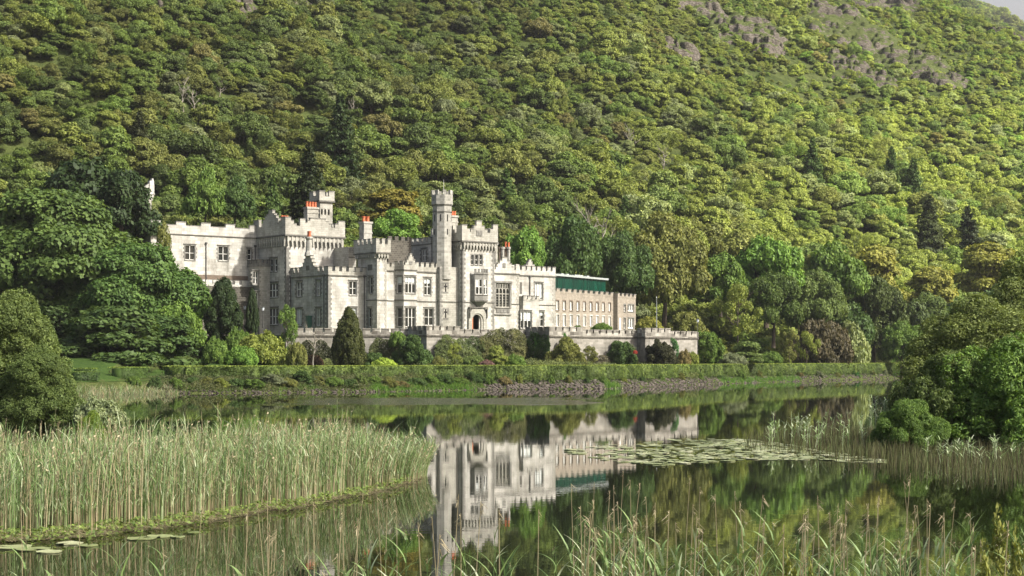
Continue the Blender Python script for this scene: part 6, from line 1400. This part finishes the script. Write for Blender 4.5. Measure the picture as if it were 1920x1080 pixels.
while k < 285:
    u, v = r6.gauss(0, .42), r6.uniform(-1, 1)
    px = 1360 + 290 * max(-1, min(1, u * 1.1 + r6.uniform(-.35, .35))); py0, py1 = np.interp(px, [1070, 1180, 1260, 1400, 1500, 1640], [842, 833, 824, 824, 838, 862]), np.interp(px, [1070, 1160, 1240, 1400, 1500, 1640], [852, 868, 876, 862, 862, 868]); py = py0 + (py1 - py0) * (v + 1) / 2
    Y = EYE * F / (py - HOR); X = (px - 960) / F * Y
    o = link('lily_pad', PM[k % 4], None, (X, Y, .012 + .004 * (k % 5))); s_ = r6.uniform(.14, .34); o.scale = (s_, s_, 1); o.rotation_euler = (r6.uniform(-.03, .03), r6.uniform(-.03, .03), r6.uniform(0, 6.28)); tag(o, 'flat pale green lily pad in the raft on the open water at right', 'lily pad', 'lily pads floating in a raft at right'); k += 1
rl = np.random.RandomState(4); nl = 900; pq = np.clip(rl.normal(1365, 135, nl), 1085, 1650); a_ = np.interp(pq, [1070, 1180, 1260, 1400, 1500, 1640], [841, 831, 823, 823, 836, 861]); b_ = np.interp(pq, [1070, 1160, 1240, 1400, 1500, 1640], [853, 866, 872, 862, 863, 869]); rw = a_ + (b_ - a_) * rl.uniform(0, 1, nl); keep = fbm(pq * .05, rw * .25, 2) > .30; pq, rw = pq[keep], rw[keep]; nl = len(pq)
Yl_ = EYE * F / (rw - HOR); Xl = (pq - 960) / F * Yl_; rr_ = rl.uniform(.09, .24, nl); ang = np.linspace(0, 2 * np.pi, 9)[:8]; Vl = np.stack([Xl[:, None] + rr_[:, None] * np.cos(ang), Yl_[:, None] + rr_[:, None] * np.sin(ang), .010 + .004 * rl.uniform(0, 1, nl)[:, None] + rl.uniform(0, .012, (nl, 8))], 2).reshape(-1, 3)
tag(link('lily_leaves', mesh_np('lily_leaves', Vl, np.arange(nl * 8).reshape(-1, 8), 'lily_leaf')), 'mat of small lily leaves between the larger pads on the open water at right', 'lily pads', kind='stuff')
for px, py, s_, lab in ((22, 1027, .42, 'large lily pad at the left frame edge below the reed bed'), (62, 1031, .36, 'lily pad second from the left frame edge'), (92, 1036, .26, 'small lily pad under the pair at the left edge'), (130, 1020, .3, 'lily pad touching the marsh plants at lower left'), (165, 1024, .22, 'little lily pad right of the lower left group'), (265, 1011, .34, 'left lily pad of the three below the middle of the reed bed'), (300, 1007, .3, 'middle lily pad below the middle of the reed bed'), (334, 1008, .16, 'tiny lily pad right of the three in the middle'), (362, 1000, .18, 'lone small lily pad right below the reed bed')):
    Y = EYE * F / (py - HOR); o = link('lily_pad', PM[int(px) % 4], None, ((px - 960) / F * Y, Y, .02)); o.scale = (s_, s_, 1); o.rotation_euler = (0, 0, px); tag(o, lab, 'lily pad', 'lily pads beside the reed bed')
def rb(X, Y):
    d_ = np.minimum(np.minimum((X - (.262 * Y)) / 2.5, (Y - 78) / 3), (112 - Y) / 4) + .5 * (fbm(X * .3, Y * .3, 3) - .5); return np.clip(d_, -1, 1) * .32
tag(link('bank_ground', grid_mesh('bank_ground', np.arange(10, 74, .8), np.arange(72, 155, 1.0), rb, 'mud')), kind='structure')
# near bushes
H('willow', 22, 556, 806, 240, (.15, .205, .058), 'big grey-green willow bush at the left edge behind the reeds', 'bush', 100)
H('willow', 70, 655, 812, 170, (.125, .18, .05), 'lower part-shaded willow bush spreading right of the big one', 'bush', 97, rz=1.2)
H('dome', 188, 736, 812, 112, (.22, .27, .13), 'pale ivy-covered mound between willow and reeds', 'ivy mound', 95, name='ivy_mound')
H('willow', 172, 775, 880, 72, (.17, .25, .035), 'small bright yellow-green bush standing in the reed bed', 'bush', 52, rz=.4)
H('rhodo', 1905, 640, 838, 340, (.14, .24, .045), 'large sunlit rhododendron at the lower right edge', 'rhododendron', 79, var=0)
H('rhodo', 1785, 665, 840, 230, (.12, .17, .045), 'middle rhododendron with bare twigs, left of the large one', 'rhododendron', 80, var=1)
H('rhodo', 1705, 752, 838, 135, (.13, .22, .045), 'smallest rhododendron at the left tip, by the pale reeds', 'rhododendron', 77, var=1, rz=2)
H('willow', 1835, 565, 815, 300, (.17, .215, .06), 'dark loose bush rising behind the rhododendrons', 'bush', 98, rz=2)
H('willow', 1930, 490, 800, 260, (.16, .205, .055), 'tall dark bush at the right edge, highest of the foreground bushes', 'bush', 116, rz=3)
CR['sprig'] = [(crown_mesh('leaves', [(.35 * math.cos(i * 2.4) * (i % 5) / 5, .35 * math.sin(i * 2.4) * (i % 5) / 5, .3 + .075 * i - .1 * (i % 5), .10, .10, .16) for i in range(16)] + [(0, 0, 1.5, .05, .05, .2), (.12, 0, 1.35, .05, .05, .2)], .055, 7, per=16, rc=.055, inner=.05, jit=.9, up=.3, aspect=.42, dens=.7), trunk_mesh('trunk', 77, 1.55, .012, 10, .3, 'bark', 1, .3), .45, 1.7, 'willow_sapling')]
for px, py, Y, wpx, lab in ((1872, 945, 15.0, 150, 'tallest yellow-leaved willow sapling in the lower right corner'), (1905, 985, 14.4, 110, 'yellow-leaved willow sapling at the very right edge'), (1478, 1022, 14.6, 90, 'small yellowish willow sapling among the foreground reeds'), (1845, 1010, 14.2, 120, 'bushy low willow sapling left of the tallest one'), (1520, 1035, 14, 70, 'tiny willow sapling right of the small yellowish one')):
    zt = EYE + (HOR - py) * Y / F; plant('sprig', (px - 960) / F * Y, Y, 0, wpx * Y / F, zt, (.22, .24, .06), lab, 'sapling', 'willow saplings in the foreground')
# foreground reeds, each a plant
def reed_parts(seed, dry):
    rng = np.random.RandomState(seed); h = 1.0; lx = rng.uniform(-.05, .05)
    P_ = np.array([[0, 0, 0]]); V, Fq, sg = blades(P_, np.array([h]), np.array([[lx, 0, 0]]), np.array([.0052]), rng, 5, 2, .5, az=np.array([0.]))
    V2, F2, _ = blades(P_, np.array([h]), np.array([[lx, 0, 0]]), np.array([.0052]), rng, 5, 2, .5, az=np.array([1.57])); Vs, Fs, Rs = merge([(V, Fq, np.full(5, .2)), (V2, F2, np.full(5, .25))])
    st = mesh_np('stem', Vs, Fs, 'reed_mix', np.full(10, .22 if dry else .62)); lf = None
    k = 0 if dry == 2 else (1 if dry else 10)
    if k:
        f = np.linspace(.42, .95, k); a = np.where(np.arange(k) % 2, 0.2, 3.3) + rng.normal(0, .5, k); L = rng.uniform(.07, .16, k); bs = np.stack([lx * f ** 2, 0 * f, h * f], 1)
        V, Fq, sg = blades(bs, L * rng.uniform(.7, 1.7, k), np.stack([np.cos(a) * L * .8, np.sin(a) * L * .6, -L * .2 * rng.uniform(0, 2.2, k)], 1), rng.uniform(.010, .016, k) * (.4 if dry else 1), rng, 5, 1.5, .04, az=a + 1.2); lf = mesh_np('leaves', V, Fq, 'reed_mix', np.repeat(rng.uniform(.55, 1, k) if not dry else rng.uniform(.1, .4, k), sg))
    m_ = 9; a = rng.normal(0, .5, m_); s_ = 1 if rng.rand() > .5 else -1; V, Fq, sg = blades(np.stack([lx + rng.normal(0, .002, m_), rng.normal(0, .002, m_), h * rng.uniform(.955, .995, m_)], 1), rng.uniform(.0, .03, m_), np.stack([s_ * rng.uniform(.005, .028, m_), rng.normal(0, .007, m_), -rng.uniform(.0, .03, m_)], 1), np.full(m_, .0035), rng, 3, 1.5, .4, az=rng.uniform(0, 3.1, m_)); plm = mesh_np('plume', V, Fq, 'reed_mix', np.repeat(rng.uniform(.05, .4, m_), sg))
    return st, lf, plm
def reed_proto(seed, dry):
    st, lf, plm = reed_parts(seed, dry); o = empty('reed'); link('stem', st, o)
    if lf: link('leaves', lf, o)
    if dry or seed % 2: link('plume', plm, o)
    return o
protos = [(reed_proto(300 + i, 0), 0) for i in range(6)] + [(reed_proto(310 + i, 1), 1) for i in range(3)] + [(reed_proto(320 + i, 2), 2) for i in range(3)]
used_ = set(); r8 = random.Random(8); zones = [(20, 330, 12), (330, 620, 24), (620, 800, 22), (800, 970, 16), (970, 1190, 46), (1190, 1480, 56), (1480, 2010, 138)]
LBR = {0: ['leafy green reed in the sparse lower left corner', 'leafy green reed below the reed bed', 'leafy green reed below the reed bed tip', 'leafy green reed at the bottom under the castle reflection', 'leafy green reed in the clump right of the castle reflection', 'leafy green reed at the bottom right of centre', 'leafy green reed in the dense lower right clump'],
       1: ['straw reed with drooping plume, lower left corner', 'straw reed with drooping plume below the reed bed', 'straw reed with plume below the reed bed tip', 'straw reed with plume under the castle reflection', 'straw reed with plume right of the castle reflection', 'straw reed with plume at the bottom right of centre', 'straw reed with plume in the dense lower right clump'],
       2: ['bare straw stalk in the lower left corner', 'bare straw stalk below the reed bed', 'bare straw stalk below the reed bed tip', 'bare straw stalk under the castle reflection', 'bare straw stalk right of the castle reflection', 'bare straw stalk at the bottom right of centre', 'bare straw stalk in the dense lower right clump']}
for zi, (a, b, cnt_) in enumerate(zones):
    for k in range(cnt_):
        pi = r8.choices(range(len(protos)), [3.6] * 6 + [1.4] * 3 + [2.6] * 3)[0]; o, dry = protos[pi]
        h = r8.uniform(1.75, 2.35) if not dry else r8.uniform(2.1, 2.75); pyt = (r8.triangular(965, 1078, 1045) if not dry else r8.triangular(880, 1040, 965)) - (18 if zi == 4 else 0); pyt += 18 if zi < 3 and not dry else 0
        Y = (EYE - h) * F / (pyt - HOR); px = r8.uniform(a, b)
        if zi == 4: px = min(b, max(a, r8.gauss(1125, 45)))
        c = o if pi not in used_ else copy_tree(o); used_.add(pi)
        c.location = ((px - 960) / F * Y, Y, 0); c.scale = (h, h, h); c.rotation_euler = (r8.uniform(-.05, .05), r8.uniform(-.06, .06), r8.uniform(-.6, .6) + (math.pi if r8.random() > .5 else 0)); tag(c, LBR[dry][zi], 'reed', 'reeds standing in the foreground water')
# ------------------------------------------------------------------ small furniture
def lamp_post(px, py0, py1, Y, label, hz=None):
    X = (px - 960) / F * Y; zb = EYE + (HOR - py1) * Y / F; h = EYE + (HOR - py0) * Y / F - zb; o = empty('lamp_post', (X, Y, zb)); tag(o, label, 'lamp post')
    b = MB(); b.ngon(0, 0, .12, .10, 0, .5, 8); b.ngon(0, 0, .06, .045, .5, h - .62, 8); b.box(-.28, .28, -.02, .02, h - .85, h - .81); b.build('post', 'iron', o)
    b = MB(); b.ngon(0, 0, .13, .22, h - .62, h - .2, 6); b.build('lantern', 'skylight_glass', o); b = MB(); b.ngon(0, 0, .26, .05, h - .2, h - .04, 6, bot=True); b.ngon(0, 0, .03, .03, h - .04, h + .06, 6); b.build('cap', 'iron', o)
lamp_post(1308, 597, 690, 273.5, 'old lamp post at the right end of the terrace wall'); lamp_post(493, 574, 615, 243, 'lamp with pale lantern before the square tower\'s lowest windows'); lamp_post(459, 572, 615, 247, 'lamp with pale lantern between the two yews')
o = empty('flagpole', at(1231, 614, 288)); tag(o, 'slim grey-green flagpole without a flag beyond the terrace wall', 'flagpole'); h = (614 - 558) * 288 / F
b = MB(); b.ngon(0, 0, .10, .05, 0, h, 8); b.build('pole', 'grey_post', o); b = MB(); b.ngon(0, 0, .09, .02, h, h + .2, 8, bot=True); b.build('finial', 'white_paint', o)
X, Y = shore_pt(1770, 9); zb = gz(X, Y); o = empty('info_board', (X, Y, zb)); tag(o, 'small white tilted information board on the far right shore', 'sign')
b = MB(); b.box(-.45, -.38, -.04, .04, -.3, 1.15); b.box(.38, .45, -.04, .04, -.3, 1.15); b.build('post', 'bark', o); b = MB(); b.hexa([(-.75, -.3, 1.05), (.75, -.3, 1.05), (.75, .3, 1.55), (-.75, .3, 1.55), (-.75, -.33, 1.1), (.75, -.33, 1.1), (.75, .27, 1.6), (-.75, .27, 1.6)]); b.build('panel', 'sign_board', o)
o = link('leaning_tree', trunk_mesh('leaning_tree', 55, 1.0, .05, 5, .7, 'pale_bark', 2, .3, .12), None, (*shore_pt(1745, 6), .3)); o.scale = (7, 7, 5.5); o.rotation_euler = (0, .5, 0); tag(o, 'pale crooked bare trunk leaning over the grassy far right shore', 'bare tree')
for (u, v, wd_, hh_, m_, lb_) in ((FA.u_at(585, v_L + 5) , 0, 0, 0, 0, 0),):
    t_ = ll.at(585.5); p_ = ll.P(t_, 0, .6); wx = FA.Ox + p_[0] * FA.c - p_[1] * FA.s; wy = FA.Oy + p_[0] * FA.s + p_[1] * FA.c
    b = MB(); b.box(-.35, .35, -.3, .3, -.6, 2.3); b.box(-.42, .42, -.37, .37, 2.3, 2.45); o = b.build('garden_cabinet', 'green_paint'); o.location = (wx, wy, 8); o.rotation_euler = (0, 0, FA.th); tag(o, 'small dark green cabinet against the abbey\'s lower left wing', 'cabinet')
# far misty ridge and the air itself
def ridge(X, Y): return (150 + 0.35 * (X - 500)) * np.clip((Y - 1300) / 250, 0, 1) * np.clip((2100 - Y) / 300, 0, 1) + 30 * (fbm(X * .006, Y * .006) - .5)
tag(link('far_hill', grid_mesh('far_hill', np.arange(200, 1100, 15), np.arange(1300, 2100, 20), ridge, 'hill_ground')), kind='structure')
tag(link('far_ground', grid_mesh('far_ground', np.linspace(-3500, 4500, 60), np.concatenate([np.linspace(-500, 0, 4), np.linspace(900, 4500, 50)]), lambda X, Y: -6 + 0 * X, 'hill_ground')), kind='structure')
m, n, l = newmat('haze'); v_ = n.new('ShaderNodeVolumePrincipled'); v_.inputs['Color'].default_value = (.97, .98, 1.0, 1); v_.inputs['Density'].default_value = HAZE; v_.inputs['Anisotropy'].default_value = .1; o_ = n.new('ShaderNodeOutputMaterial'); l.new(v_.outputs[0], o_.inputs['Volume'])
b = MB(); b.box(-1200, 1600, -90, 2300, -9, 420); hz = b.build('haze', 'haze'); tag(hz, 'thin mist thickening over the far mountainside', 'haze', kind='stuff')

m, n, l = newmat('mist'); v_ = n.new('ShaderNodeVolumePrincipled'); v_.inputs['Color'].default_value = (.98, .98, .98, 1); v_.inputs['Density'].default_value = .0030; o_ = n.new('ShaderNodeOutputMaterial'); l.new(v_.outputs[0], o_.inputs['Volume'])
b = MB(); nr = 14
for i in range(nr + 1):
    th_ = math.pi * i / nr
    for j in range(28):
        ph_ = 2 * math.pi * j / 28; w_ = 1 + .12 * math.sin(3 * ph_ + i); b.v.append((352 + 195 * w_ * math.sin(th_) * math.cos(ph_), 930 + 330 * w_ * math.sin(th_) * math.sin(ph_), 200 + 120 * math.cos(th_)))
for i in range(nr):
    for j in range(28): b.f.append((i * 28 + j, (i + 1) * 28 + j, (i + 1) * 28 + (j + 1) % 28, i * 28 + (j + 1) % 28))
tag(b.build('mist', 'mist'), 'pale cloud of mist drifting over the ridge in the upper right corner', 'mist', kind='stuff')
